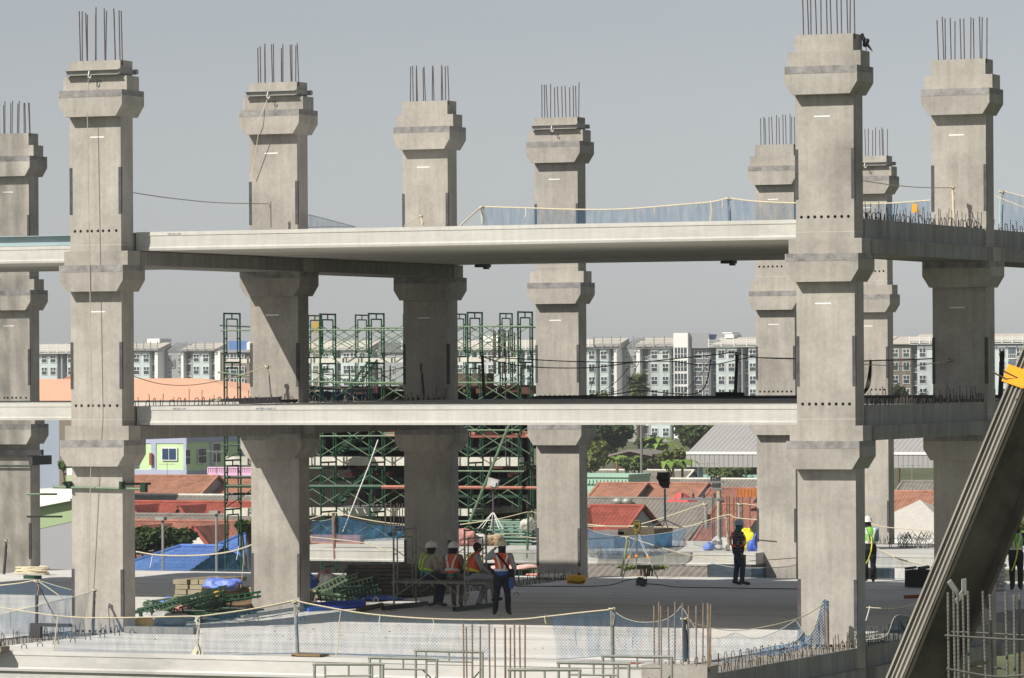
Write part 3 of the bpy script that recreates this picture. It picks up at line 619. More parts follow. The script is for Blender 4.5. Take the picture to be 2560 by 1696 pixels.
def wbox(x0,x1,y0,y1,nm='window'):
    A=aty(x0,y1,a.y-.1); B=aty(x1,y0,a.y-.1); m=M(); m.box((A.x,a.y-.16,A.z),(B.x,a.y-.087,B.z)); o=part(nm,m,white,c)
    m=M(); w3=(B.x-A.x); m.box((A.x+.12,a.y-.2,A.z+.12),(A.x+w3*.45,a.y-.165,B.z-.12)); m.box((A.x+w3*.5,a.y-.2,A.z+.12),(B.x-.12,a.y-.165,B.z-.12)); part('pane',m,mat('blue_glass',(.015,.05,.13),.1,var=.3,spec=.8),o)
wbox(404,443,1119,1152)
for px,yt,yb in ((469,1123,1163),(500,1121,1160),(509,1120,1160),(541,1107,1158)):
    # narrow windows of the shaded side wall
    q=atx(px,(yt+yb)/2,k.x+.1); h=(yb-yt)/2/ (F/D); w_=.55 if px<520 else .9
    m=M(); m.box((k.x+.11,q.y-w_,q.z-h),(k.x+.16,q.y+w_,q.z+h)); o=part('window',m,white,c); m=M(); m.box((k.x+.165,q.y-w_+.12,q.z-h+.1),(k.x+.19,q.y+w_-.12,q.z-.05)); m.box((k.x+.165,q.y-w_+.12,q.z+.05),(k.x+.19,q.y+w_-.12,q.z+h-.1)); part('pane',m,glassd,o)
# brown door and red rails on the recessed porch
A=aty(374,1163,a.y-.3); B=aty(380,1133,a.y-.3); m=M(); m.box((A.x,a.y-.4,A.z),(B.x,a.y-.2,B.z)); part('door',m,mat('brown_door',(.30,.08,.03),.6),c)
# pink balcony house
D=450; A=atd(520,1198,D); B=aty(632,1168,A.y); pk=mat('pink_render',(.72,.45,.62),.9,var=.05,scale=.6)
c=thing('pink_house',((A.x+B.x)/2,A.y,GZ),'pink balustrade and balcony of a house behind the left scaffold','house')
m=M(); m.box((A.x,A.y,GZ),(B.x,A.y+6,A.z+.15)); part('wall',m,pk,c); m=M(); zt=B.z
m.box((A.x,A.y-.1,zt-.12),(B.x,A.y+.15,zt)); m.box((A.x,A.y-.1,zt-.85),(B.x,A.y+.15,zt-.6))
for i in range(26): x=A.x+(B.x-A.x)*i/25; m.box((x-.06,A.y-.05,zt-.61),(x+.06,A.y+.1,zt-.12))
part('balustrade',m,pk,c)
# salmon hip roof
D=560; salm=mat('salmon_sheet_roof',(.76,.42,.28),.75,var=.03,scale=.3)
a=atd(60,1003,D); xr=aty(680,1003,a.y).x; e0=a.z; rz=aty(470,946,a.y+16).z; r0=aty(40,946,a.y+16).x-8; r1=aty(500,946,a.y+16).x
c=thing('salmon_roof_house',((a.x+xr)/2,a.y,GZ),'very wide salmon pink hipped roof behind the front left column','house')
m=M(); m.add([(a.x-20,a.y,e0),(xr,a.y,e0),(xr,a.y+32,e0),(a.x-20,a.y+32,e0),(r0,a.y+16,rz),(r1,a.y+16,rz)],[(0,1,5,4),(1,2,5),(2,3,4,5),(3,0,4)]); part('roof',m,salm,c)
m=M(); m.box((a.x-20,a.y+1,GZ),(xr-1,a.y+23,e0-.5)); part('wall',m,rwallw,c); m=M(); m.box((a.x-20,a.y-.1,e0-.25),(xr,a.y+24,e0-.01)); part('fascia',m,adark,c)
D=620; q=atd(158,947,D); p=aty(186,938,q.y); m=M(); m.box((q.x+.5,q.y+.2,GZ),(p.x,q.y+4,q.z)); m.add([(q.x,q.y,q.z),(p.x+.5,q.y,q.z),(p.x+.5,q.y+3,p.z+1.0)],[(0,1,2)]); solo('red_roof_house',m,terra,'small piece of red roof behind the salmon roof','house')
# pale green warehouse, left
D=215; gw=mat('green_sheet_wall',(.33,.42,.24),.8,var=.04,scale=.4); gwr=mat('white_sheet_roof',(.78,.78,.72),.7,var=.03,scale=.4); gwp=mat('lilac_grey_wall',(.34,.34,.36),.9,var=.04,scale=.4)
a=atd(60,1430,D); c=thing('warehouse',(a.x,a.y,GZ),'pale green warehouse with stepped white roofs and lilac grey wall, behind the front left column','warehouse')
def zz(py,px=140): return aty(px,py,a.y).z
x0=aty(60,1300,a.y).x; x1=aty(186,1300,a.y).x
def sk(m,yl,yr,yl2,yr2,ya,yb):     # quad band in the wall plane from px60 to px300
    l,r,l2,r2=[aty(px,py,a.y).z for px,py in ((60,yl),(186,yr),(60,yl2),(186,yr2))]
    m.add([(x0,ya,l),(x1,ya,r),(x1,ya,r2),(x0,ya,l2),(x0,yb,l),(x1,yb,r),(x1,yb,r2),(x0,yb,l2)],[(0,1,2,3),(4,7,6,5),(0,4,5,1),(3,2,6,7),(0,3,7,4),(1,5,6,2)])
m=M(); sk(m,1560,1560,1331,1303,a.y,a.y+2); part('wall',m,gwp,c)
m=M(); sk(m,1331,1303,1276,1252,a.y-.02,a.y+2); part('upper_wall',m,gw,c)
m=M(); sk(m,1276,1252,1270,1246,a.y-.4,a.y+2); part('roof_edge',m,white,c)
m=M(); sk(m,1270,1246,1224,1224,a.y+.1,a.y+4); part('roof',m,gwr,c)
m=M(); sk(m,1224,1222,1194,1180,a.y+4.1,a.y+5); part('rear_wall',m,gw,c)
m=M(); sk(m,1194,1180,1176,1172,a.y+4.15,a.y+6.5); part('rear_roof',m,gwr,c)
# blue-grey tall wall and brown annex beyond
D=360; a=atd(96,1170,D); b=aty(152,1000,a.y); m=M(); m.box((a.x-8,a.y,GZ),(b.x,a.y+8,aty(120,1030,a.y).z)); solo('blue_grey_building',m,mat('blue_grey_render',(.30,.35,.42),.9,var=.04,scale=.4),'plain blue grey building between the two left columns','building')
a=aty(153,1170,a.y); b=aty(185,1000,a.y); m=M(); m.box((a.x,a.y-.3,GZ),(b.x,a.y+8,aty(120,1030,a.y).z)); 
for k in range(3): m.box((a.x+.4,a.y-.5,k*1.6-4),(b.x-.4,a.y-.31,k*1.6-3.1))
solo('brown_building',m,abrown,'narrow brown building against the blue grey one at left','building')
# distant tower crane and antennas seen through the scaffold
p=atd(785,905,900); c=thing('tower_crane',(p.x,p.y,GZ),'thin yellow lattice crane mast far behind the scaffold','crane'); m=M(); h=aty(785,792,p.y).z
for s in ((0,0),(.9,0),(.9,.9),(0,.9)): m.tube([(p.x+s[0],p.y+s[1],GZ),(p.x+s[0],p.y+s[1],h)],.05,4)
for k in range(20):
    z0=GZ+(h-GZ)*k/20; z1=GZ+(h-GZ)*(k+1)/20; m.tube([(p.x,p.y,z0),(p.x+.9,p.y,z1)],.03,4); m.tube([(p.x+.9,p.y,z0),(p.x,p.y,z1)],.03,4)
part('mast',m,mat('crane_yellow',(.55,.42,.10),.6),c); m=M(); m.box((p.x-.2,p.y-.2,h-3),(p.x+1.3,p.y+1.1,h-1)); part('cab',m,mat('crane_cab',(.45,.28,.03),.6),c)
# ---------------------------------------------------------------- trees
leafm={}
def leafmat(name,col,var=.45): return mat(name,col,.75,var=var,scale=.9,fine=.35)
lf_d=leafmat('dark_leaves',(.045,.075,.022)); lf_m=leafmat('mid_leaves',(.085,.125,.035)); lf_l=leafmat('light_leaves',(.15,.18,.05)); lf_b=leafmat('banana_leaves',(.16,.26,.05)); bark=mat('bark',(.12,.09,.06),.9,var=.3,scale=3)
def tree(label,px,yt,yb,wpx,D,mt,n=1600,leaf=.35,group='trees behind the village',seed=1,name='broadleaf_tree',gz=None):
    rnd=random.Random(seed); a=atd(px,yb,D); t=atd(px,yt,D); s=F/D; hw=wpx/2/s; gz=GZ if gz is None else gz
    c=thing(name,(a.x,a.y,gz),label,'tree',group); cz=(a.z+t.z)/2; hz=(t.z-a.z)/2
    clumps=[]
    for k in range(14):
        th=rnd.uniform(0,6.28); rr=rnd.uniform(.25,.75); ph=rnd.uniform(-.7,.8)
        clumps.append((Vector((a.x+hw*rr*math.cos(th),a.y+hw*rr*math.sin(th),cz+hz*ph*.75)),rnd.uniform(.28,.5)))
    m=M()
    for k in range(n):
        cc,r=rnd.choice(clumps); d=Vector((rnd.gauss(0,1),rnd.gauss(0,1),rnd.gauss(0,1))).normalized()*rnd.uniform(.55,1.0)
        p=cc+Vector((d.x*hw*r,d.y*hw*r,d.z*hz*r*1.1)); q=leaf*rnd.uniform(.6,1.4)
        u=Vector((rnd.gauss(0,1),rnd.gauss(0,1),rnd.gauss(0,.6))).normalized(); w_=u.cross(Vector((rnd.gauss(0,1),rnd.gauss(0,1),rnd.gauss(0,1)))).normalized()
        m.add([p-u*q,p+w_*q*.5,p+u*q,p-w_*q*.5],[(0,1,2,3)])
    part('crown',m,mt,c); m=M(); m.tube([(a.x,a.y,gz),(a.x+.2,a.y,gz+(cz-gz)*.6),(a.x,a.y,cz)],[.35*hw/4+.1,.25*hw/4+.08,.06],7)
    for k in range(6): cc,r=clumps[k]; m.tube([(a.x,a.y,gz+(cz-gz)*rnd.uniform(.5,.8)),cc],[.12,.03],5)
    part('trunk',m,bark,c)
tree('large dark tree right of the fourth column, under the floor edge',1535,1040,1130,140,520,lf_d,3000,.4,seed=3)
tree('yellowish green tree touching the fourth column at village height',1490,1100,1180,70,480,lf_l,1500,.32,seed=4)
tree('dark round tree behind the utility pole near the grey wall',1625,1092,1140,75,540,lf_d,1500,.35,seed=5)
tree('pale bushy tree left of the metal hall roof',1745,1045,1135,130,560,lf_m,2600,.4,seed=6)
tree('low bright bushes below the dark tree, left of the maroon cottage',1475,1146,1180,60,440,lf_l,900,.28,seed=7)
tree('bush in front of the maroon cottage',1585,1144,1178,90,430,lf_m,1300,.26,seed=8)
tree('bush between cottage and metal hall',1680,1118,1165,80,455,lf_l,1100,.3,seed=9)
tree('scrub under the metal hall, right of its post',1850,1166,1196,180,465,lf_m,1800,.26,seed=10)
tree('mango tree with dark glossy leaves in front of the nearest red roof at left',390,1316,1392,190,212,lf_d,4200,.16,seed=11)
tree('small bush behind the left column corbel',168,1150,1178,50,330,lf_m,500,.25,seed=12)
tree('low shrubs seen under the rear deck edge behind the tripod',1610,1396,1428,120,200,lf_l,1200,.12,seed=13)
tree('tree top seen beyond the fourth column above the middle floor',1465,985,1045,70,560,lf_m,700,.35,seed=14)
tree('hazy tree tops behind the netted middle floor, left of the fan palm',1505,978,1040,50,600,lf_l,600,.35,seed=15)
tree('dark tree behind the black netting right of the farthest column',2245,960,1030,60,600,lf_d,900,.35,seed=16)
tree('bush at the far right edge beside the boom',2552,1300,1345,50,200,lf_l,900,.12,seed=17)
tree('shrub between the plants at the left tower foot',617,1298,1340,60,205,lf_m,800,.12,seed=18)
# fan palm
p=atd(1595,960,640); c=thing('fan_palm',(p.x,p.y,GZ),'shaggy fan palm in front of the distant grey apartment wall','palm'); m=M(); rnd=random.Random(5)
def fan(m,o,d,L,n=9):
    d=d.normalized(); s=d.cross(Vector((0,0,1))).normalized(); u=s.cross(d)
    b=o+d*L*.45
    m.tube([o,b],.04,4)
    for k in range(n):
        t=(k/(n-1)-.5)*2.6; e=(d*math.cos(t)+s*math.sin(t)).normalized(); q=e.cross(u).normalized()*L*.05
        tip=b+e*L*.6-Vector((0,0,L*.12)); m.add([b-q,b+q,tip],[(0,1,2)])
for k in range(70):
    th=rnd.uniform(0,6.28); ph=rnd.uniform(-1.1,1.2); fan(m,Vector((p.x,p.y,p.z+rnd.uniform(-1.2,.5))),Vector((math.cos(th)*math.cos(ph),math.sin(th)*math.cos(ph),math.sin(ph))),rnd.uniform(1.8,2.5))
part('crown',m,lf_m,c); m=M(); m.tube([(p.x,p.y,GZ),(p.x,p.y,p.z-1)],.28,8); part('trunk',m,bark,c)
# banana plants
def banana(label,px,py,D,seed,h=3.2):
    rnd=random.Random(seed); p=atd(px,py,D); c=thing('banana_plant',(p.x,p.y,GZ),label,'plant','banana plants'); m=M()
    for k in range(9):
        th=rnd.uniform(0,6.28); L=rnd.uniform(1.6,2.6); pts=[]
        for q in range(6):
            f=q/5; pts.append(Vector((p.x+math.cos(th)*L*f,p.y+math.sin(th)*L*f,p.z+1.4*f-1.9*f*f*rnd.uniform(.6,1))))
        s=Vector((-math.sin(th),math.cos(th),0))
        for q in range(5):
            w0=.38*math.sin(math.pi*(q+.3)/5.6); w1=.38*math.sin(math.pi*(q+1.3)/5.9) if q<4 else .03
            m.add([pts[q]-s*w0,pts[q]+s*w0,pts[q+1]+s*w1,pts[q+1]-s*w1],[(0,1,2,3)])
    part('crown',m,lf_b,c); m=M(); m.tube([(p.x,p.y,GZ),(p.x,p.y,p.z)],.13,7); part('trunk',m,lf_l,c)
banana('banana plant left of the maroon cottage',1543,1152,440,1); banana('second banana plant, against the cottage wall',1566,1150,442,2)
banana('yellowish banana plant beside the metal hall fascia',1706,1160,445,3); banana('banana plant below the dark shed roof',1670,1163,445,4); banana('tall banana plants behind the dark shed roof',1660,1118,500,5); banana('banana plant by the grey boundary wall',1650,1102,520,6)
# small red parasol / hip roof among the terracotta
p=atd(1702,1229,330); m=M(); m.add([(p.x,p.y,p.z),(p.x-1.0,p.y-1.,p.z-.75),(p.x+1.0,p.y-1.,p.z-.75),(p.x+1.0,p.y+1.,p.z-.75),(p.x-1.0,p.y+1.,p.z-.75)],[(0,1,2),(0,2,3),(0,3,4),(0,4,1)]); 
solo('parasol',m,mat('coral_canvas',(.50,.10,.09),.8),'coral red parasol roof in front of the terracotta roofs','parasol')
# utility poles
def pole(label,px,yt,D,r,arms=(),col=None):
    p=atd(px,yt,D); c=thing('utility_pole',(p.x,p.y,GZ),label,'pole','poles in the village'); m=M(); m.tube([(p.x,p.y,GZ),(p.x,p.y,p.z)],[r*1.2,r],8); part('post',m,col or mat('pole_concrete',(.42,.38,.30),.9,var=.15),c)
    for (py,w_) in arms:
        z=aty(px,py,p.y).z; m=M(); m.box((p.x-w_,p.y-.15,z-.06),(p.x+.3,p.y-.05,z+.06)); o=part('cross_arm',m,adark,c); m=M()
        for k in range(4): xx=p.x-w_+.1+k*(w_/3.5); m.lathe([(0.05,0),(.09,.05),(.05,.12),(.09,.16),(.03,.26)],8,(xx,p.y-.1,z+.06))
        part('insulator',m,steeld,o)
    return p
pole('concrete utility pole with dark transformer gear behind the starter bars',1797,1190,250,.12,((1248,2.2),(1205,.5),(1222,.4)))
pole('thin grey pole rising in front of the dark trees',1603,1040,420,.12,(),mat('grey_pole',(.20,.19,.18),.8))
def antenna(label,px,yt,yb,D,n=4):
    p=atd(px,yt,D); q=aty(px,yb,p.y); m=M(); m.tube([(p.x,p.y,q.z),(p.x,p.y,p.z)],.025,4); m.tube([(p.x-.8,p.y,p.z-.1),(p.x+.8,p.y,p.z-.1)],.02,4)
    for k in range(n): x=p.x-.7+k*.4; m.tube([(x,p.y-.3,p.z-.1),(x+.05,p.y+.3,p.z-.1)],.015,4)
    solo('tv_antenna',m,galv,label,'antenna','television antennas on roofs')
antenna('roof antenna in front of the metal hall fascia',1769,1156,1200,330); antenna('roof antenna standing on the big grey corrugated roof',1688,1243,1290,300); antenna('roof antenna before the lime house window',418,1158,1195,400); antenna('roof antenna in front of the lavender corner',541,1125,1185,300); antenna('white roof antenna beside the farthest column',2280,1160,1230,300)
# ---------------------------------------------------------------- second block of the site: rear deck, scaffold, half built floors
VR=5*V-.42-PR
def px_x(px,v): return aty(px,1380,v).x
# rear deck (the fifth line of columns rises through it)
x0=px_x(690,VR-.2); x1=px_x(1893,VR-.2)
slab(x0,x1,VR-.35,7,.02,'rear white deck beyond the gap, netted edge, left of the fifth column',plankm,w=1.22)
x0r=px_x(2005,VR-.2)
slab(x0r,x0r+13,VR-.35,6,.02,'rear white deck right of the tallest column, with bent bars along it',plankm,w=1.22)
girder(0,5,6,0,'deck level beam between the two farthest columns',20)
c=thing('dark_block',(px_x(1830,VR),VR,-1),'dark block under the rear deck behind the plaid shirt worker','beam'); m=M(); a=aty(1768,1412,VR-.9); b=aty(1878,1444,VR-.9); m.box((a.x,VR-.9,b.z-.15),(b.x,VR+1,a.z)); part('body',m,steeld,c)  # one plain dark box below the deck fascia
# distant scaffold in front of the half built block
YS=aty(1000,1100,0); 
def yd(px,D): return atd(px,1100,D).y
VS=yd(960,156); 
fr=M(); 
def sframe(m,h=1.7,w=1.22,r=.024,y0=0,x=0,z=0):
    for yy in (0,w): m.tube([(x,y0+yy,z),(x,y0+yy,z+h)],r,6)
    for yy in (.2,w-.2): m.tube([(x,y0+yy,z+.05 if False else z+.32),(x,y0+yy,z+h-.22)],r*.8,5)
    m.tube([(x,y0,z+h-.03),(x,y0+w,z+h-.03)],r,6); m.tube([(x,y0+.2,z+h-.22),(x,y0+w-.2,z+h-.22)],r*.8,5); m.tube([(x,y0+w/2,z+h-.03),(x,y0+w/2,z+h-.22)],r*.8,5)
    for q in (.32,.8,1.25):
        for s_,e_ in ((0,.2),(w-.2,w)): m.tube([(x,y0+s_,z+q),(x,y0+e_,z+q)],r*.7,5)
    m.tube([(x,y0+.2,z+.32),(x,y0+.12,z+.2),(x,y0,z+.12)],r*.8,5); m.tube([(x,y0+w-.2,z+.32),(x,y0+w-.12,z+.2),(x,y0+w,z+.12)],r*.8,5)
sframe(fr,r=.032); FRM=fr.mesh('frame'); FRM.materials.append(green)
xb=M(); xb.tube([(0,0,.2),(1.83,0,1.25)],.017,5); xb.tube([(0,0,1.25),(1.83,0,.2)],.017,5); XBR=xb.mesh('cross_brace'); XBR.materials.append(greenl)
def scaffold(lab,pxs,D,ytop,lifts,nb=True,w=1.0):
    v=yd(960,D); xs=[aty(p,1000,v).x for p in pxs]; zt=aty(pxs[len(pxs)//2],ytop,v).z
    c=thing('scaffold',((xs[0]+xs[-1])/2,v,zt-1.7*lifts),lab,'scaffold','green shoring scaffold behind the frame')
    for i,x in enumerate(xs):
        for k in range(lifts):
            z=zt-1.7*(k+1); inst('frame',FRM,c,(x,v,z))
            if i+1<len(xs) and xs[i+1]-x<2.4: inst('cross_brace',XBR,c,(x,v,z),(0,0,0),((xs[i+1]-x)/1.83,1,1)); inst('cross_brace',XBR,c,(x,v+1.22,z),(0,0,0),((xs[i+1]-x)/1.83,1,1))
    return c,v,xs,zt
c,vf,xsf,zt=scaffold('tall green frame scaffold standing in front of the dark half built block',[682,801,923,1046,1170,1296],156,781,7)
def ledger(c,p,q,yp,yq,v,mt=greenl,r=.03):
    a=aty(p,yp,v); b=aty(q,yq,v); m=M(); m.tube([a,b],r,6); part('ledger',m,mt,c)
ledger(c,760,1015,825,826,vf-.08); ledger(c,915,1150,820,820,vf-.1); ledger(c,1130,1330,817,816,vf-.08); ledger(c,1280,1345,818,819,vf-.1,green); ledger(c,760,1030,954,961,vf-.1,greenl,.035); ledger(c,920,1010,957,957,vf-.12,greenl); ledger(c,1140,1300,957,957,vf-.1,greenl)
ledger(c,800,1010,1091,1090,vf-.1); ledger(c,960,1010,1084,1083,vf-.1); ledger(c,1165,1300,1076,1076,vf-.1); ledger(c,760,805,1171,1171,vf-.1); ledger(c,1140,1310,1178,1179,vf-.1); ledger(c,1090,1300,1305,1300,vf-.1)
ledger(c,765,955,1217,1217,vf-.15,green,.075); ledger(c,955,1020,1218,1218,vf-.15,pinkm,.07); ledger(c,965,1016,1089,1089,vf+.1,pinkm,.06); ledger(c,1176,1330,1091,1091,vf+.1,pinkm,.06); ledger(c,1148,1345,1219,1220,vf-.15,pinkm,.06)
# stair ladders inside
for (p,q,y0,y1) in ((830,880,1140,1097),(835,925,1262,1170),(1010,1040,940,880),(860,925,985,900)):
    a=aty(p,y0,vf+.6); b=aty(q,y1,vf+.6); m=M(); m.beam(a,b,.03,.07); m.beam(a+Vector((0,.6,0)),b+Vector((0,.6,0)),.03,.07)
    for k in range(7): z=a.lerp(b,(k+.5)/7); m.box((z.x-.12,z.y,z.z-.015),(z.x+.12,z.y+.6,z.z+.015))
    part('stair',m,green,c)
c2,vb,xsb,_=scaffold('second row of green scaffold behind the front row, slightly lower',[772,890,1010,1134,1251],184,785,7)
c3,vl,xsl,zl=scaffold('isolated green scaffold tower left of the second column',[561],156,782,9)
ledger(c3,550,640,814,818,vl,greend,.03); ledger(c3,552,640,827,826,vl-.1,greenl); ledger(c3,545,640,931,943,vl-.1,greenl,.03); ledger(c3,530,640,1000,1003,vl-.1,greend,.05); ledger(c3,556,640,1114,1113,vl-.05,greend,.03); ledger(c3,566,640,1216,1216,vl-.1,green,.06); ledger(c3,562,640,1194,1193,vl+.2,greend,.05); ledger(c3,562,640,1236,1235,vl+.2,greend,.05); ledger(c3,566,640,1146,1113,vl,greend,.02); ledger(c3,566,640,1268,1218,vl,greend,.02)
# concrete edge beams of that block
edge=mat('rough_edge_concrete',(.62,.60,.53),.95,var=.15,scale=2,stain=.25,fine=.15)
c=thing('half_built_block',(xsf[2],vb+1,-4),'dark half built block wrapped in scaffold, floors on brown formwork','building')
def ebeam(p,q,yt,yb,v,mt=edge,nm='edge_beam',dep=.35):
    a=aty(p,yb,v); b=aty(q,yt,v); m=M(); m.box((a.x,v,a.z),(b.x,v+dep,b.z)); return part(nm,m,mt,c)
ve=vf+1.5
for p,q,yt,yb in ((566,1295,893,909),(560,1305,1144,1163),(774,1016,1271,1289),(1142,1180,1273,1290),(560,640,1271,1290)): ebeam(p,min(q,1300),yt,yb,ve)
# floors, formwork, panels with the interior's shade in their colour
bx0=aty(782,1100,ve).x; bx1=aty(1305,1100,ve).x; zf=lambda y: aty(1000,y,ve).z
m=M()
for yt in (1146,1273,1018): m.box((bx0,ve+.36,zf(yt)-.22),(bx1-2,ve+4.6,zf(yt)))
part('floor',m,conc2,c)
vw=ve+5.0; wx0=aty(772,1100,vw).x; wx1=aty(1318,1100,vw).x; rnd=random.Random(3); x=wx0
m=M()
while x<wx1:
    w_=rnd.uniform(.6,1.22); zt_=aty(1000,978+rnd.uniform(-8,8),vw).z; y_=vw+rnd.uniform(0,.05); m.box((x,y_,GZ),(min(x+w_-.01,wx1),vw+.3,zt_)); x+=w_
part('shade_wall',m,shadem,c)  # back wall added to stand for the dark, shaded interior
jm=M(); jm.box((0,0,0),(1,1,1)); JM={}
for k_,mt_ in (('joist',plyb),('waling',pinkm),('prop_head',shadem)): JM[k_]=jm.mesh(k_); JM[k_].materials.append(mt_)
for nm,ya,yb_,seed,n in (('joist',962,985,1,22),('waling',1078,1092,2,18),('joist',1166,1176,4,16),('prop_head',1100,1125,5,18),('waling',1185,1195,8,8)):
    rnd=random.Random(seed)
    for k in range(n):
        x=bx0+(bx1-bx0)*rnd.random(); v=rnd.uniform(ve+.4,ve+2.2); a=zf(yb_+rnd.uniform(-3,3)); h=(zf(ya)-zf(yb_))*rnd.uniform(.5,1); inst(nm,JM[nm],c,(x,v,a),(0,0,0),(rnd.uniform(.08,.7),rnd.uniform(.1,1.3),h))
pm=M(); pm.tube([(0,0,0),(0,0,3.2)],.03,5); PRP=pm.mesh('prop'); PRP.materials.append(steeld); rnd=random.Random(9)
for k in range(40): inst('prop',PRP,c,(bx0+(bx1-bx0)*rnd.random(),rnd.uniform(ve+.6,ve+4.5),rnd.choice((zf(1273),zf(1146)))),)
# side returns added to darken the block, interior shade put into their colour
m=M(); m.box((bx0,ve+.5,zf(1141)),(bx0+.08,vw,zf(985))); part('shade_sheet',m,shadem,c); m=M(); m.box((bx1-.08,ve+.5,zf(1273)),(bx1,vw,zf(1146)-.25)); part('shade_sheet',m,shadem,c)
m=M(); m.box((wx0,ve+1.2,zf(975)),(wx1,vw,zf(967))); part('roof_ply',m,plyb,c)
m=M()
for (p,q,y0,y1) in ((780,1300,1197,1203),(780,1300,1120,1126),(1040,1330,1238,1244),(1150,1300,1007,1012)):
    a=aty(p,y1,ve+1); b=aty(q,y0,ve+1); m.box((a.x,ve+1,a.z),(b.x,ve+1.2,b.z))
part('walings',m,greend,c)
# starter bars standing over the block
for (pxs,yt,yb,D,lab,mt) in (([1234,1241,1252,1259,1266,1275,1238],823,915,170,'dark starter bars above the scaffolded block',rustd),([964,970,979,985,992,1002,1006],1254,1300,140,'rusty starter bars in front of the lower edge beam',rust),([1785,1794,1806,1817,1829,1836,1842,1851,1864,1781,1799,1812],1240,1330,150,'group of tall rusty starter bars beside the utility pole',rust)):
    v=yd(pxs[0],D); a=aty(pxs[0],yb,v); c_=thing('starter_bars',(a.x,v,a.z-.3),lab,'rebar','starter bars beyond the deck')
    for q,px in enumerate(pxs):
        p=aty(px,yt+random.uniform(0,10),v); inst('rebar',REB,c_,(p.x,v+(q%3)*.2,a.z-.3),(0,0,0),(1.3,1.3,p.z-a.z+.3)) if mt is rust else None
        if mt is rustd: m=M(); m.tube([(p.x,v+(q%3)*.2,a.z-.3),(p.x,v+(q%3)*.2,p.z)],.03,5); part('rebar',m,rustd,c_)
# small ply box and machine on the block, above the middle floor
a=aty(1141,957,vb); b=aty(1225,937,vb); m=M(); m.box((a.x,vb-.3,a.z-.9),(b.x,vb+.4,b.z+.05)); solo('formwork_box',m,timberd,'dark timber formwork box on top of the scaffolded block','formwork')
a=aty(1204,1000,VS-2)
# long green prop leaning right of third column, white line at centre
v=vf-1.2; m=M(); m.tube([aty(1172,1310,v),aty(1278,1050,v)],.05,8); solo('prop',m,greenl,'long pale green tube leaning across the scaffold right of the third column','prop')
v=vf-1.6; m=M(); m.tube([aty(857,1330,v),aty(922,1165,v),aty(945,1100,v)],.022,5); solo('rope',m,white,'taut white rope slanting down in front of the scaffold to the left net post','rope')
# floodlights
c=thing('floodlight_mast',aty(1662,1345,yd(1662,110)),'floodlight pair on a blue pole with splayed white feet','floodlight'); v=yd(1662,110); b=aty(1662,1345,v)
m=M(); m.tube([aty(1663,1300,v),aty(1662,1222,v)],.028,8); part('pole',m,mat('sky_blue_paint',(.12,.36,.50),.5),c)
m=M(); t=aty(1663,1300,v)
for k in range(6):
    an=k*1.047; m.tube([t,(t.x+.45*math.cos(an),t.y+.45*math.sin(an),b.z+.25)],.014,5)
part('feet',m,white,c)
def lampbox(m,px,py,w_,h_,v,t=.5):
    p=aty(px,py,v); R=Matrix.Rotation(-t,3,'X'); m.obox(p,(w_,.14,h_),R); m.obox(p+R@Vector((0,.1,0)),(w_*.7,.12,h_*.6),R)
m=M(); lampbox(m,1659,1192,.30,.17,v); lampbox(m,1661,1206,.24,.12,v,.9); o=part('lamp_head',m,steeld,c); m=M(); m.tube([aty(1653,1203,v),aty(1653,1218,v),aty(1669,1218,v),aty(1669,1203,v)],.01,5); part('bracket',m,galv,o)
v=yd(1233,135); b=aty(1233,1330,v); c=thing('floodlight_mast',b,'grey floodlight turned away on a purple pole in front of the scaffold','floodlight')
m=M(); m.tube([b,aty(1233,1232,v)],.025,6); part('pole',m,mat('purple_wrap',(.12,.07,.10),.7),c)
m=M(); p=aty(1233,1208,v); m.obox(p,(.34,.1,.26),Matrix.Rotation(.25,3,'Y')); o=part('lamp_head',m,mat('lamp_grey',(.42,.41,.38),.5),c); m=M(); m.obox(p+Vector((.02,-.07,-.03)),(.2,.05,.14),Matrix.Rotation(.25,3,'Y')); part('glass',m,mat('lamp_glass',(.5,.5,.48),.2),o)
m=M(); 
for k in range(5): an=-1+k*.5; m.tube([aty(1233,1280,v),(b.x+.4*math.sin(an*1.5),b.y-.2,b.z+.1)],.01,4)
part('feet',m,white,c)
for px,yt,lab in ((407,1301,'T shaped grey lamp post behind the blue tiled roof'),(541,1285,'thin grey lamp post beside the left scaffold tower')):
    v=yd(px,175); p=aty(px,yt,v); c=thing('lamp_post',(p.x,v,-3),lab,'lamp post','lamp posts by the blue roof'); m=M(); m.tube([(p.x,v,-3.5),(p.x,v,p.z)],.05,6); part('post',m,steell,c); m=M(); m.box((p.x-.25,v-.15,p.z),(p.x+.12,v+.1,p.z+.12)); part('head',m,steell,c)
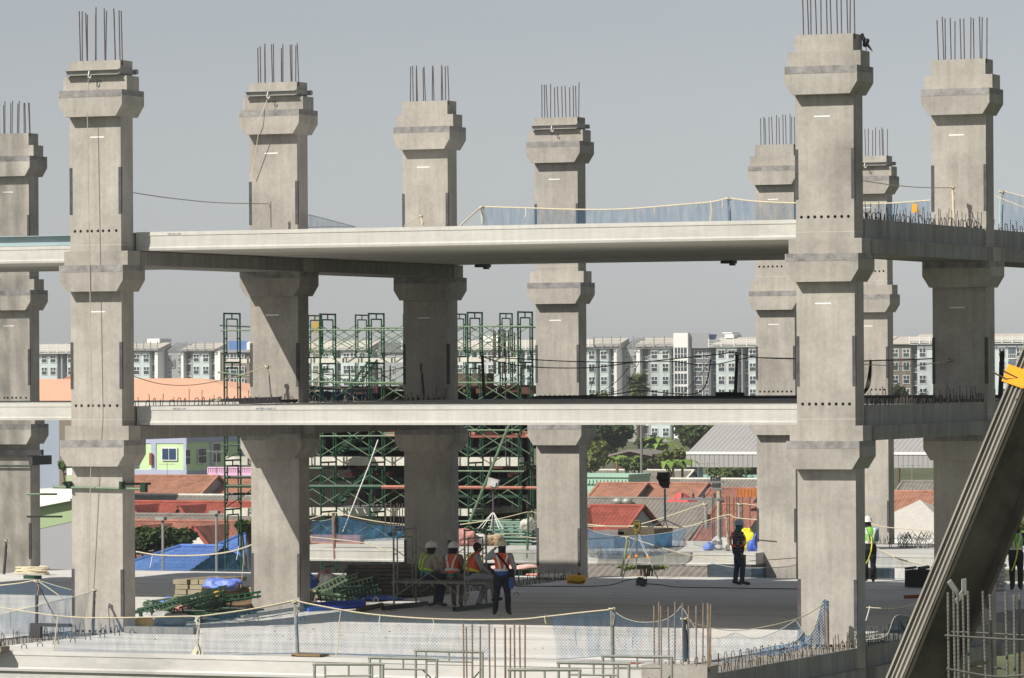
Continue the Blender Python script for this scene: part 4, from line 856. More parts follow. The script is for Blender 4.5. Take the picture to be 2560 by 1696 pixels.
# ---------------------------------------------------------------- rear deck clutter
def blob(name,lab,cat,c0,sz,mt,seed,group=None,vox=.03,disp=.05,parent=None):
    rnd=random.Random(seed); m=M(); sx,sy,sz_=sz
    for k in range(9):
        m.ball((rnd.uniform(-.32,.32)*sx,rnd.uniform(-.32,.32)*sy,sz_*rnd.uniform(.18,.6)),1,10,(sx*rnd.uniform(.2,.34),sy*rnd.uniform(.2,.34),sz_*rnd.uniform(.2,.36)))
    m.ball((0,0,sz_*.18),1,12,(sx*.48,sy*.48,sz_*.2))
    o=remeshed(name,m,mt,parent,vox,4,disp,6); o.location=c0; return tag(o,lab,cat,group)
def at0(px,py): return atz(px,py,0)
vd=VR+1.2
for k,(px,py,w_,h_,mt,lab) in enumerate(((1905,0,0,0,None,''),(1797,1352,.42,.5,sack,'tall pale sack under the rope on the rear deck, leftmost of the three'),(1822,1352,.45,.58,sack,'second printed sack leaning on the striped net post'),(1845,1350,.4,.52,sackr,'pinkish sack just behind the plaid shirt worker'),(1770,1350,.35,.28,tarp2,'small crumpled blue bag left of the sacks'),(1872,1350,.55,.85,yelb,'bright yellow hooded bag with pale stripes right of the plaid shirt worker'),(1888,1349,.45,.7,tarp,'blue plastic bag wedged between the yellow bag and the fifth column'))):
    if mt: p=aty(px,py,vd+.3*(k%2)); p.z=.02; blob('bag' if mt in (tarp,tarp2,yelb) else 'sack',lab,'bag' if mt in (tarp,tarp2,yelb) else 'sack',p,(w_,.4,h_),mt,20+k,disp=.03)
# flat timber formwork panels on the rear deck
a=aty(1560,1336,vd+1.5); b=aty(1650,1322,vd+1.5); m=M(); m.box((a.x,vd+1,a.z),(b.x,vd+2.6,b.z)); m.box((a.x-.1,vd+.9,.02),(b.x+.05,vd+2.4,a.z-.005)); solo('panel_stack',m,timberd,'weathered timber formwork panel lying on the rear deck behind the surveying instrument','panel')
a=aty(1470,1342,vd+1.0); b=aty(1560,1330,vd+1.0); m=M(); m.box((a.x,vd+1,.03),(b.x,vd+2.5,b.z)); solo('ply_stack',m,mat('grey_ply',(.26,.24,.24),.9,var=.3,scale=2),'stack of grey plywood right of the fourth column on the rear deck','stack')
# heaps seen beside third column
for k,(px,py,w_,h_,mt,lab) in enumerate(((1165,1342,.8,.62,sackr,'heap of pinkish bags right of the third column'),(1190,1343,.9,.5,sack,'heap of pale sacks behind the right scaffold frame'),(1222,1342,1.0,.45,mat('brown_bags',(.36,.27,.17),.9,var=.4,scale=6),'brown bundle behind the standing worker'),(1320,1315,.5,.5,sack,'white sack on the green frames left of the fourth column'))):
    p=aty(px,py,VR+2.5+k*.3); blob('sack_heap',lab,'sack',Vector((p.x,p.y,.02 if k<3 else .5)),(w_,.7,h_),mt,40+k,disp=.06)
c=thing('frame_stack',aty(1290,1340,VR+4),'grey green scaffold frames stacked flat on the rear deck left of the fourth column','stack'); m=M(); 
for k in range(7):
    z=.05+k*.11; a=aty(1218,1340,VR+3.5).x; b=aty(1332,1340,VR+3.5).x; m.tube([(a+.1*k%.4,VR+3.4,z),(b,VR+3.4,z)],.03,5); m.tube([(a,VR+3.9,z+.03),(b,VR+3.9,z+.03)],.03,5)
    for q in range(5): x=a+(b-a)*q/5+.1; m.tube([(x,VR+3.4,z),(x,VR+4.6,z)],.025,5)
part('tubes',m,mat('grey_green_paint',(.16,.26,.21),.6,var=.3),c)
# bent bars row at rear right deck
m=M(); rnd=random.Random(4); xr=px_x(2265,VR+3)
c=thing('bent_bars',(xr,VR+3,.02),'tangle of bent grey bars along the rear deck between the far columns','rebar')
m=M()
for k in range(46):
    x=aty(2232+k*2.2,1350,VR+4.5).x; y=VR+4.4+rnd.uniform(-.4,.4); h=rnd.uniform(.3,.55); t=rnd.uniform(-.25,.25)
    m.tube([(x,y,0),(x+t,y+.1,h*.7),(x+t+.08,y+.1,h),(x+t+.17,y+.1,h*.72)],.011,4)
part('bars',m,rebarg,c,kind='stuff')
# ---------------------------------------------------------------- people
skin=mat('skin',(.22,.115,.065),.6,var=.08,scale=10); hairm=mat('hair',(.012,.010,.009),.7,var=.2)
helw=mat('helmet_white',(.70,.69,.64),.35,var=.04,spec=.5); helc=mat('helmet_cream',(.62,.56,.40),.35,var=.04,spec=.5); helb=mat('helmet_grey_blue',(.38,.44,.52),.35,var=.04,spec=.5)
jean=mat('denim',(.035,.055,.085),.9,var=.2,scale=9,bump=.2); jeand=mat('dark_trousers',(.02,.024,.035),.9,var=.2,scale=9); greyc=mat('grey_cloth',(.33,.33,.36),.9,var=.12,scale=7,bump=.2)
tan=mat('tan_shirt',(.40,.35,.28),.9,var=.12,scale=7,bump=.2); brown_s=mat('brown_shirt',(.22,.18,.15),.9,var=.12,scale=7,bump=.2); paleblue=mat('pale_blue_shirt',(.30,.40,.50),.9,var=.12,scale=7)
limev=mat('lime_fabric',(.50,.80,.06),.7,var=.08,scale=9); orv=mat('orange_fabric',(.78,.12,.05),.7,var=.1,scale=9); stripe=mat('silver_stripe',(.72,.70,.70),.4,var=.05,scale=9); yels=mat('yellow_stripe',(.80,.78,.05),.6,var=.05); greenv=mat('green_vest',(.22,.55,.08),.7,var=.1,scale=9)
boot=mat('boots',(.035,.03,.028),.7,var=.2,scale=9); bootb=mat('brown_boots',(.12,.09,.06),.7,var=.2,scale=9); hoodm=mat('black_hood',(.02,.02,.028),.9,var=.2); tealm=mat('teal_scarf',(.03,.16,.20),.9,var=.2)
harn=mat('blue_harness',(.03,.09,.30),.7,var=.2); harg=mat('harness_green',(.03,.25,.2),.7,var=.2)
def plaidmat():
    m=bpy.data.materials.new('plaid_shirt'); m.use_nodes=True; n=m.node_tree.nodes; l=m.node_tree.links; b=n['Principled BSDF']; b.inputs['Roughness'].default_value=.9
    tc=n.new('ShaderNodeTexCoord'); mx=None; prev=None
    for ax in ('X','Z'):
        w_=n.new('ShaderNodeTexWave'); w_.bands_direction=ax; w_.inputs['Scale'].default_value=4.2; l.new(tc.outputs['Object'],w_.inputs['Vector'])
        r=n.new('ShaderNodeMath'); r.operation='GREATER_THAN'; r.inputs[1].default_value=.9; l.new(w_.outputs['Fac'],r.inputs[0])
        if prev is None: prev=r
        else:
            q=n.new('ShaderNodeMath'); q.operation='MAXIMUM'; l.new(prev.outputs[0],q.inputs[0]); l.new(r.outputs[0],q.inputs[1]); prev=q
    c=n.new('ShaderNodeMix'); c.data_type='RGBA'; c.inputs[6].default_value=(.025,.02,.03,1); c.inputs[7].default_value=(.25,.22,.24,1); l.new(prev.outputs[0],c.inputs[0]); l.new(c.outputs[2],b.inputs['Base Color']); return m
plaid=plaidmat()
def VV(*a): return Vector(a)
def hand(m,w,el,curl=.6,side=1):
    d=(w-el).normalized(); up=VV(0,0,1) if abs(d.z)<.9 else VV(0,1,0); s=d.cross(up).normalized(); n_=s.cross(d)
    pc=w+d*.045; m.cap(w,w+d*.075,.026,.03,8); 
    for k,L in enumerate((.062,.072,.068,.052)):
        b=w+d*.085+s*(k-1.5)*.02; mid=b+(d*math.cos(curl*.6)-n_*math.sin(curl*.6))*L*.5; tip=mid+(d*math.cos(curl*1.5)-n_*math.sin(curl*1.5))*L*.5
        m.cap(b-d*.02,mid,.011,.010,6); m.cap(mid,tip,.010,.009,6)
    b=w+d*.03+s*.028*side; m.cap(b,b+(d*.5+s*side*.6-n_*.3).normalized()*.045,.013,.011,6)
BASE=dict(pel=(0,0,.92),wai=(0,0,1.06),che=(0,0,1.27),nek=(0,0,1.44),hed=(0,.02,1.58),
 sl=(-.18,0,1.37),el=(-.24,-.02,1.10),wl=(-.25,.06,.86),sr=(.18,0,1.37),er=(.24,-.02,1.10),wr=(.25,.06,.86),
 hl=(-.09,0,.90),kl=(-.10,.03,.49),al=(-.10,-.01,.09),tl=(-.12,.14,.04),hr=(.09,0,.90),kr=(.10,.03,.49),ar=(.10,-.01,.09),tr=(.12,.14,.04),face=(0,1,0))
def person(lab,pos,rz,pose,shirt,trou,bootm,helmet=helw,vest=None,vstripe=stripe,hood=None,sc=1.0,extra=None,hair=False,bent=False,style='Y'):
    J={k:VV(*v) for k,v in {**BASE,**pose}.items()}
    c=bpy.data.objects.new('person',None); C.objects.link(c); c.location=pos; c.rotation_euler=(0,0,rz); c.scale=(sc,)*3; ORG[c]=VV(0,0,0); tag(c,lab,'person')
    f=J['face'].normalized(); fs=f.cross(VV(0,0,1)).normalized(); hd=J['hed']
    R=Matrix((fs,f,VV(0,0,1))).transposed()
    m=M(); m.ball(hd,.098,14,(.84,1.0,1.14),R); m.ball(hd+f*.035-VV(0,0,.055),.066,12,(.9,1,.9),R)
    m.ball(hd+f*.105-VV(0,0,.015),.017,8,(.8,1.1,1.5),R); m.ball(hd+f*.093-VV(0,0,.06),.02,8,(1.3,.6,.5),R)
    for s in (-1,1): m.ball(hd+fs*s*.084-VV(0,0,.01),.022,8,(.5,.9,1.4),R)
    m.cap(J['nek']-VV(0,0,.04),hd-VV(0,0,.05),.062,.055,12)
    m.cap(J['pel'],J['wai'],.135,.12,12); m.cap(J['wai'],J['che'],.12,.135,12); m.cap(J['che'],J['nek']-VV(0,0,.06),.135,.08,12)
    for a,b,cc in (('sl','el','wl'),('sr','er','wr')):
        m.cap(J['che'].lerp(J[a],.4),J[a],.09,.062,10); m.cap(J[a],J[b],.055,.042,10); m.cap(J[b],J[cc],.041,.027,10); hand(m,J[cc],J[b],.7,-1 if a=='sr' else 1)
    for a,b,cc,d in (('hl','kl','al','tl'),('hr','kr','ar','tr')):
        m.cap(J['pel'],J[a],.12,.09,10); m.cap(J[a],J[b],.085,.055,10); m.cap(J[b],J[cc],.056,.036,10); m.cap(J[cc],J[d],.038,.03,8)
    remeshed('body',m,skin,c,.011,2)
    # shirt
    m=M(); m.cap(J['pel']+VV(0,0,.04),J['wai'],.158,.148,14); m.cap(J['wai'],J['che'],.148,.160,14); m.cap(J['che'],J['nek']-VV(0,0,.05),.155,.095,14)
    for a,b,cc in (('sl','el','wl'),('sr','er','wr')):
        m.cap(J['che'].lerp(J[a],.4),J[a],.115,.082,10); m.cap(J[a],J[b],.078,.06,10); m.cap(J[b],J[b].lerp(J[cc],.93),.058,.044,10)
    remeshed('shirt',m,shirt,c,.014,2,.014,9)
    m=M(); m.cap(J['pel']-VV(0,0,.01),J['pel']+VV(0,0,.06),.16,.155,14)
    for a,b,cc in (('hl','kl','al'),('hr','kr','ar')):
        m.cap(J['pel'],J[a],.14,.115,12); m.cap(J[a],J[b],.112,.08,12); m.cap(J[b],J[b].lerp(J[cc],.95),.078,.062,12)
    remeshed('trousers',m,trou,c,.014,2,.014,9)
    for a,b in (('al','tl'),('ar','tr')):
        m=M(); d=(J[b]-J[a]); m.cap(J[a]+VV(0,0,.05) if abs(d.z)<.12 else J[a],J[a],.052,.055,10); m.cap(J[a]-d*.25-VV(0,0,.02),J[b],.045,.042,10); o=remeshed('boot',m,bootm,c,.013,2)
    if vest:
        m=M(); m.cap(J['wai']-VV(0,0,.02),J['che'],.166,.176,14); m.cap(J['che'],J['nek']-VV(0,0,.07),.172,.115,14)
        for a in ('sl','sr'): m.cap(J['che'].lerp(J[a],.35),J['che'].lerp(J[a],.62),.125,.108,10)
        if style!='straps': v=remeshed('vest',m,vest,c,.014,2,.008,9)
        # reflective bands on the back (local -y) and chest
        che,wai,nek=J['che'],J['wai'],J['nek']; ax=(nek-wai).normalized(); sx=VV(1,0,0); sy=sx.cross(ax)*-1
        bm_=vstripe if style!='straps' else vest
        for sgn in (-1,1):
            back=lambda u,t,off=.185: wai.lerp(nek,t)+sx*u*(1 if t<.9 else .8)-sgn*(-sy)*0 + (ax.cross(sx))*off*sgn*(1.0 if abs(u)<.1 else .88)
            for u0,u1 in ((-.05,-.125),(.05,.125)):
                m=M(); pts=[back(u0,.0),back(u0*1.2,.25,.19),back((u0+u1)/2,.55,.19),back(u1,.82,.165),back(u1,.95,.11)]; 
                for p,q in zip(pts,pts[1:]): m.beam(p,q,.045,.02,ax.cross(sx))
                part('stripe',m,bm_,c,local=True)
        m=M(); n=20
        for k in range(n):
            t0,t1=2*math.pi*k/n,2*math.pi*(k+1)/n; pz=wai+ax*-.01
            P=lambda t: pz+sx*math.cos(t)*.178+ax.cross(sx)*math.sin(t)*.178
            m.beam(P(t0),P(t1),.015,.055)
        part('waist_band',m,bm_,c,local=True)
    if hood: m=M(); m.ball(hd-VV(0,0,.015),.108,12,(.9,1.02,1.08),R); m.cap(hd-VV(0,0,.04),J['nek']-VV(0,0,.06),.085,.10,12); o=remeshed('hood',m,hood,c,.014,2)
    if hair: m=M(); m.ball(hd+VV(0,0,.03)-f*.018,.105,14,(.90,1.0,.95),R); m.ball(hd-f*.05-VV(0,0,.03),.07,10,(1,.8,1),R); remeshed('hair',m,hairm,c,.012,2,.006,40)
    if helmet:
        m=M(); Hc=hd+VV(0,0,.035); prof=[(.150,-.012),(.152,.0),(.128,.012),(.126,.045),(.112,.085),(.08,.118),(.04,.134),(.001,.138)]
        m.lathe(prof,20,Hc,R@Matrix.Diagonal((.92,1.08,1.0))); m.lathe([(.001,-.01),(.150,-.012)],20,Hc,R@Matrix.Diagonal((.92,1.08,1.0))); h=part('helmet',m,helmet,c,True,True)
        m=M(); m.tube([Hc-f*.11+VV(0,0,.09),Hc+VV(0,0,.145),Hc+f*.11+VV(0,0,.09)],.012,6); part('ridge',m,helmet,h,True,True)
    if extra: extra(c,J)
    return c
# axes: local +y is where the person faces; rz turns it about z (0 = away from the camera along the beams)
VIEW=TH   # rotation that faces straight away from the camera
def waistbelt(c,J,mt=harn,bits=True):
    m=M(); m.cap(J['pel']+VV(0,0,.06),J['pel']+VV(0,0,.09),.172,.17,14); remeshed('belt',m,mt,c,.014,1)
def seat_pose(h,lean=0,twist=0,**k):
    d=dict(pel=(0,0,h+.11),wai=(0,-.03+lean*.3,h+.26),che=(0,-.02+lean,h+.47),nek=(0,.0+lean*1.3,h+.64),hed=(0,.03+lean*1.5,h+.77),
     sl=(-.18,lean,h+.56),el=(-.23,.06+lean,h+.30),wl=(-.14,.28+lean,h+.20),sr=(.18,lean,h+.56),er=(.23,.06+lean,h+.30),wr=(.14,.28+lean,h+.20),
     hl=(-.09,.02,h+.10),kl=(-.12,.42,h+.07),al=(-.10,.40,.10),tl=(-.12,.55,.05),hr=(.09,.02,h+.10),kr=(.12,.42,h+.07),ar=(.10,.30,.10),tr=(.12,.45,.05)); d.update(k); return d
# rolling scaffold used as a bench
N0=atz(985,1524,0); bx=N0.x; by=N0.y
bench=thing('scaffold_bench',(bx,by,0),'low grey scaffold with a plank platform three workers sit on','scaffold')
g=mat('worn_grey_green_tube',(.24,.25,.21),.6,metal=.2,var=.25,scale=5)
for k in (0,1):
    m=M(); sframe(m,1.85,1.25,.022,by,bx+1.83*k,.05); part('frame',m,g,bench)
m=M(); 
for y in (by-.03,by+1.28): m.tube([(bx,y,.28),(bx+1.83,y,1.45)],.012,5); m.tube([(bx,y,1.45),(bx+1.83,y,.28)],.012,5)
part('cross_brace',m,g,bench)
BH=.66
m=M(); m.box((bx-.12,by+.12,BH-.05),(bx+2.35,by+.72,BH)); m.box((bx-.12,by+.75,BH-.05),(bx+2.35,by+1.28,BH))
for k in range(8): m.box((bx-.1+k*.34,by+.12,BH-.10),(bx-.05+k*.34,by+1.28,BH-.051))
part('platform',m,mat('splattered_plank',(.20,.20,.18),.8,var=.35,scale=9),bench)
for k in (0,1):
    x=bx+1.83*k; m=M(); m.box((x-.07,by-.55,.0),(x+.03,by+1.9,.045)); m.box((x-.07,by-.55,.045),(x-.05,by+1.9,.10)); m.box((x+.01,by-.55,.045),(x+.03,by+1.9,.10)); part('base_channel',m,greend,bench)
def at_bench(px,yoff):   # point on the platform's far edge below pixel column px
    y=by+yoff; x=aty(px,1455,y).x; return VV(x,y,0)
def lanyard(c,J):
    waistbelt(c,J,harg); m=M(); 
    for s in (-1,1): m.tube([J['pel']+VV(s*.1,-.17,.08),J['pel']+VV(s*.14,-.18,-.02),J['pel']+VV(s*.05,-.19,-.05)],.015,6)
    part('lanyard',m,ropeb,c,local=True)
person('leftmost seated worker, white helmet and lime green harness over a tan shirt',at_bench(1068,1.02),VIEW-1.02,seat_pose(BH,.06,face=(.45,1,0),wl=(-.02,.30,BH+.18),wr=(.1,.33,BH+.15),al=(-.12,.30,.10),tl=(-.2,.18,.05)),tan,jean,bootb,helw,limev,limev,hoodm,.98,lanyard,style='straps')
person('seated worker in white helmet with an orange and silver vest, back to camera',at_bench(1132,1.02),VIEW-.3,seat_pose(BH,.03,face=(.5,1,0),ar=(.12,.24,.12),tr=(.14,.26,.02)),brown_s,brown_s,bootb,helw,orv,stripe,hoodm,.98,lanyard)
def wrist3(c,J): waistbelt(c,J,jean)
person('bareheaded seated worker in grey clothes and orange vest with yellow stripes, looking right',at_bench(1180,.92),VIEW-1.25,seat_pose(BH,.08,face=(-.15,1,0),kr=(.12,.44,BH+.06),ar=(.12,.52,.22),tr=(.12,.68,.22),kl=(-.10,.40,BH+.02),al=(-.10,.2,.1),tl=(-.1,.34,.05),wr=(.1,.42,BH+.16),wl=(-.1,.42,BH+.14),er=(.24,.16,BH+.33)),greyc,greyc,boot,None,orv,yels,None,1.0,wrist3,hair=True)
def bagstrap(c,J):
    waistbelt(c,J,harn); m=M(); n=J['nek']; pts=[VV(-.13,-.10,1.44),VV(-.06,-.19,1.36),VV(.06,-.215,1.22),VV(.16,-.19,1.06),VV(.21,-.08,.98)]
    for p,q in zip(pts,pts[1:]): m.beam(p,q,.05,.015,(0,-1,0))
    m.cap(VV(.22,-.08,.92),VV(.23,-.06,1.02),.05,.06,8); part('shoulder_strap',m,ropeb,c,local=True)
    m=M(); m.box((.15,-.16,.62),(.26,-.10,.86)); part('tool_pouch',m,harn,c,local=True)
person('standing worker seen from behind in cream helmet, orange silver vest and a black shoulder strap',atz(1256,1538,0),VIEW,dict(el=(-.36,-.02,1.32),wl=(-.20,.04,1.50),er=(.28,-.04,1.12),wr=(.27,.02,.90),hl=(-.1,0,.9),kl=(-.13,.02,.48),al=(-.17,-.02,.09),tl=(-.19,.12,.04),ar=(.14,-.02,.09),tr=(.18,.12,.04),kr=(.12,.02,.48)),greyc,jeand,boot,helc,orv,stripe,hoodm,.99,bagstrap)
def plaidx(c,J):
    waistbelt(c,J,jeand); m=M(); m.box((-.03,.12,.50),(.05,.20,.80)); part('glove_pouch',m,mat('olive_glove',(.25,.27,.03),.8),c,local=True)
    m=M(); m.ball(J['wr']+VV(.0,.02,-.06),.05,8,(.8,.8,1.5)); part('glove',m,brown_s,c,local=True)
person('plaid shirt worker in grey blue helmet standing sideways at the far deck edge, facing right',atz(1846,1463,0),VIEW-1.45,dict(nek=(0,-.02,1.43),hed=(0,.03,1.57),sl=(-.17,0,1.37),er=(.2,-.06,1.10),wr=(.20,.05,.87),el=(-.2,-.06,1.10),wl=(-.18,.05,.87),kl=(-.08,-.02,.48),al=(-.08,-.08,.09),tl=(-.09,.06,.04),kr=(.08,.10,.49),ar=(.08,.09,.09),tr=(.1,.26,.04)),plaid,jean,boot,helb,orv,limev,tealm,.98,plaidx,style='straps')
def lany2(c,J):
    waistbelt(c,J,jeand); m=M(); m.tube([VV(.02,-.2,1.2),VV(.03,-.22,1.0),VV(.0,-.24,.82),VV(-.06,-.22,.62),VV(-.12,-.18,.5)],.02,6); part('lanyard',m,yels,c,local=True)
person('worker in green vest and white helmet half hidden by the tallest column, yellow lanyard hanging',atz(2174,1456,0),VIEW+.1,dict(hed=(-.04,.05,1.56),face=(-.6,1,0),wl=(-.1,.25,1.0),el=(-.26,.05,1.12),er=(.22,.05,1.12),wr=(.12,.24,1.02)),paleblue,jeand,bootb,helw,greenv,stripe,hoodm,1.0,lany2)
person('worker in bright green vest at the right edge of the photo behind the boom',atz(2541,1476,0),VIEW-.1,dict(er=(.32,.05,1.22),wr=(.48,.2,1.15),el=(-.26,.0,1.12),wl=(-.2,.2,.98)),jeand,jeand,boot,None,greenv,stripe,hoodm,1.0,lany2,hair=True)
# ---------------------------------------------------------------- ropes, net posts and nets
YF=-6.72
def rope(lab,pts,r=.013,mt=None,n=1):
    m=M(); m.tube(pts,r,6); return solo('rope',m,mt or ropem,lab,'rope')
def post(lab,base,top,r=.03,mt=None,knot=True,name='net_post'):
    c=thing(name,base,lab,'post','net posts along the decks'); m=M(); m.tube([base,top],r,8); part('pole',m,mt or steeld,c)
    if knot:
        m=M(); t=Vector(top)-(Vector(top)-Vector(base)).normalized()*.03; rnd=random.Random(len(lab)); pts=[t+Vector((math.cos(a)*(r+.018),math.sin(a)*(r+.018),rnd.uniform(-.03,.03))) for a in [k*.9 for k in range(16)]]; m.tube(pts,.012,5)
        m.tube([t,t+Vector((.06,-.03,-.12)),t+Vector((.03,-.03,-.3))],.007,5); part('knot',m,ropem,c)
    return c
def yl(pxs,y): return [aty(px,py,y) for px,py in pxs]
def smooth(pts,k=5):
    out=[]; n=len(pts)
    for i in range(n-1):
        p0,p1,p2,p3=pts[max(i-1,0)],pts[i],pts[i+1],pts[min(i+2,n-1)]
        for q in range(k):
            t=q/k; out.append(.5*((2*p1)+(p2-p0)*t+(2*p0-5*p1+4*p2-p3)*t*t+(3*p1-p0-3*p2+p3)*t**3))
    return out+[pts[-1]]
def net(lab,top,bot,mt,fold=.05,seed=1,nv=10,name='safety_net',group='blue safety nets',edge=True,bulge=0):
    # top and bottom edges as lists of points; hung between them with folds
    N=60; rnd=random.Random(seed)
    def samp(L):
        S=[0]; 
        for a,b in zip(L,L[1:]): S.append(S[-1]+(b-a).length)
        out=[]
        for i in range(N+1):
            d=S[-1]*i/N
            for k in range(len(L)-1):
                if d<=S[k+1]+1e-9: out.append(L[k].lerp(L[k+1],(d-S[k])/max(1e-9,S[k+1]-S[k]))); break
            else: out.append(L[-1])
        return out
    T,B=samp(top),samp(bot); vs=[];fs=[]
    for i in range(N+1):
        for j in range(nv+1):
            f=j/nv; p=T[i].lerp(B[i],f); w_=noise.noise(Vector((i*.25,seed*3.1,f*1.5)))*fold*math.sin(math.pi*f)*2; p=p+Vector((w_*.3,w_-bulge*math.sin(math.pi*f),w_*.3)); vs.append(p)
    for i in range(N):
        for j in range(nv): a=i*(nv+1)+j; fs.append((a,a+nv+1,a+nv+2,a+1))
    m=M(); m.add(vs,fs); c=thing(name,T[N//2],lab,'net',group); part('mesh',m,mt,c,smooth=True)
    if edge:
        m=M(); m.tube(T,.008,4); part('edge_cord',m,edgem if mt is not netk else ropeb,c); m=M(); m.tube(B,.007,4); part('hem',m,edgem2 if mt is not netk else ropeb,c)
    return c
edgem=mat('edge_cord',(.42,.44,.40),.9,var=.5,scale=40); edgem2=mat('hem_cord',(.16,.22,.28),.9,var=.4,scale=30)
# front edge of the working deck
fr_=[(-20,1516),(0,1519),(146,1540),(270,1545),(460,1541),(506,1540),(640,1521),(738,1501)]
T1=smooth(yl(fr_,YF)); rope('pale rope strung along the deck edge from the photo left to the first tall post',T1)
T2=smooth(yl([(738,1501),(780,1511),(920,1535),(1095,1548),(1280,1549),(1372,1541),(1450,1532),(1530,1524)],YF)); rope('pale sagging rope between the two tall posts of the deck edge',T2,.014)
post('grey pipe post at the deck edge below the pile of green frames',aty(744,1640,YF),aty(738,1500,YF),.04,mat('ribbed_post',(.25,.27,.27),.8,var=.3,scale=12))
post('grey pipe post at the deck edge left of the low stub column',aty(1532,1665,YF),aty(1530,1520,YF),.04,mat('ribbed_post2',(.20,.21,.20),.8,var=.35,scale=12))
c=post('black square post with net peak behind the stub column bars',aty(1717,1668,YF+.9),aty(1711,1545,YF+.9),.055,mat('tarred_post',(.03,.05,.07),.7,var=.3))
hem=lambda L,y=YF+.02: smooth(yl(L,y))
net('faint blue net hung low along the left part of the deck edge',smooth(yl([(130,1540),(270,1546),(460,1543),(506,1541)],YF+.01)),hem([(133,1632),(270,1636),(400,1640),(495,1642)]),netf,.05,1)
net('blue net between the bundled net strand and the first tall post',smooth(yl([(506,1542),(640,1523),(738,1503)],YF+.01)),hem([(498,1642),(640,1636),(742,1634)]),netf,.05,2)
net('wide faint blue net between first tall post and the tied off corner',smooth(yl([(740,1503),(780,1513),(920,1537),(1095,1550),(1235,1551)],YF+.01)),hem([(744,1632),(900,1638),(1050,1644),(1220,1648)]),netf,.06,3)
net('rectangular blue net with white corded edge left of the second tall post',smooth(yl([(1375,1541),(1450,1534),(1530,1526)],YF+.01)),hem([(1392,1648),(1450,1645),(1530,1638)]),netl,.05,4)
net('blue net swooping from the second tall post up to a peak behind the stub bars',smooth(yl([(1532,1526),(1560,1545),(1600,1556),(1650,1553),(1680,1540),(1703,1516)],YF+.01)),hem([(1532,1640),(1590,1645),(1650,1648),(1712,1650)]),netl,.08,5)
net('thin blue net from the peak sagging toward the foot of the tallest column',smooth(yl([(1705,1516),(1740,1572),(1775,1594),(1810,1593),(1838,1582),(1870,1594),(1900,1594),(1950,1575),(1990,1550)],YF+1.6)),hem([(1712,1650),(1780,1655),(1850,1650),(1930,1630),(2000,1600)],YF+1.6),netf,.1,6)
net('dense bunched blue net lying along the beam near the tallest column',smooth(yl([(1790,1645),(1850,1632),(1920,1618),(1985,1605),(2010,1578)],-3.0)),smooth(yl([(1790,1662),(1850,1655),(1920,1640),(1985,1628),(2020,1618)],-3.0)),netb,.08,7)
net('blue net draped over the post in front of the tallest column',smooth([aty(1990,1552,-.9),aty(2020,1590,-.9),aty(2040,1560,-.9),aty(2057,1502,-.9),aty(2073,1503,-.9)]),smooth([aty(1992,1600,-.9),aty(2022,1612,-.9),aty(2046,1620,-.9),aty(2060,1625,-.9),aty(2067,1616,-.9)]),netb,.05,8)
post('timber post wrapped in net at the foot of the tallest column',aty(2068,1622,-.85),aty(2066,1502,-.85),.05,mat('wrapped_post',(.30,.24,.19),.9,var=.3,scale=14),False)
rope('thin tan rope rising from the net peak to the wrapped post by the tallest column',smooth([aty(1712,1553,YF+.9),aty(1838,1577,YF+2),aty(1990,1548,-3.2),aty(2057,1512,-.9)]),.009)
# hanging strands on the front rope
def strand(lab,pts,y,r=.010,mt=None,name='rope_end'):
    m=M(); m.tube(smooth(yl(pts,y)),r,5); return solo(name,m,mt or ropem,lab,'rope')
strand('long tied rope tail hanging left over the deck edge to the photo bottom',[(146,1538),(140,1580),(133,1640),(131,1665),(136,1695)],YF-.05,.014)
strand('rope tail hanging right of the first tall post',[(852,1530),(848,1560),(846,1610),(840,1640),(848,1652)],YF-.02)
strand('short white tie on the sagging rope, left one',[(951,1536),(948,1560),(952,1585)],YF-.02,.008,white); strand('short white tie on the sagging rope above the right frames',[(1081,1545),(1085,1565),(1078,1590),(1074,1610)],YF-.02,.006,white)
strand('frayed knot tail right of centre on the rope',[(1365,1538),(1362,1548),(1365,1560)],YF-.02,.009)
c=thing('net_bundle',aty(495,1640,YF-.02),'twisted bundle of net and rope hanging under the rope at lower left','net'); m=M(); rnd=random.Random(2)
for k in range(5):
    pts=[aty(494+rnd.uniform(-7,7)*(.3+abs(q-5)/5),1540+q*11.5,YF-.03-rnd.uniform(0,.05)) for q in range(10)]; m.tube(smooth(pts,3),.013,5)
part('strands',m,mat('pale_net',(.55,.54,.48),.9,var=.3,scale=20),c); m=M(); m.add([aty(495,1605,YF-.04),aty(475,1640,YF-.04),aty(500,1645,YF-.04),aty(508,1638,YF-.04)],[(0,1,2,3)]); m.tube(smooth(yl([(475,1642),(484,1660),(482,1695)],YF-.05)),.01,5); part('rag',m,ropem,c)
strand('dark dashed hem rope lying on the deck edge, left part',[(0,1634),(180,1637),(350,1641),(480,1644)],YF+.05,.010,edgem2); strand('dark dashed hem rope lying on the deck edge, middle part',[(520,1641),(640,1636),(760,1633),(900,1636),(1060,1640),(1220,1647)],YF+.05,.008,edgem2)
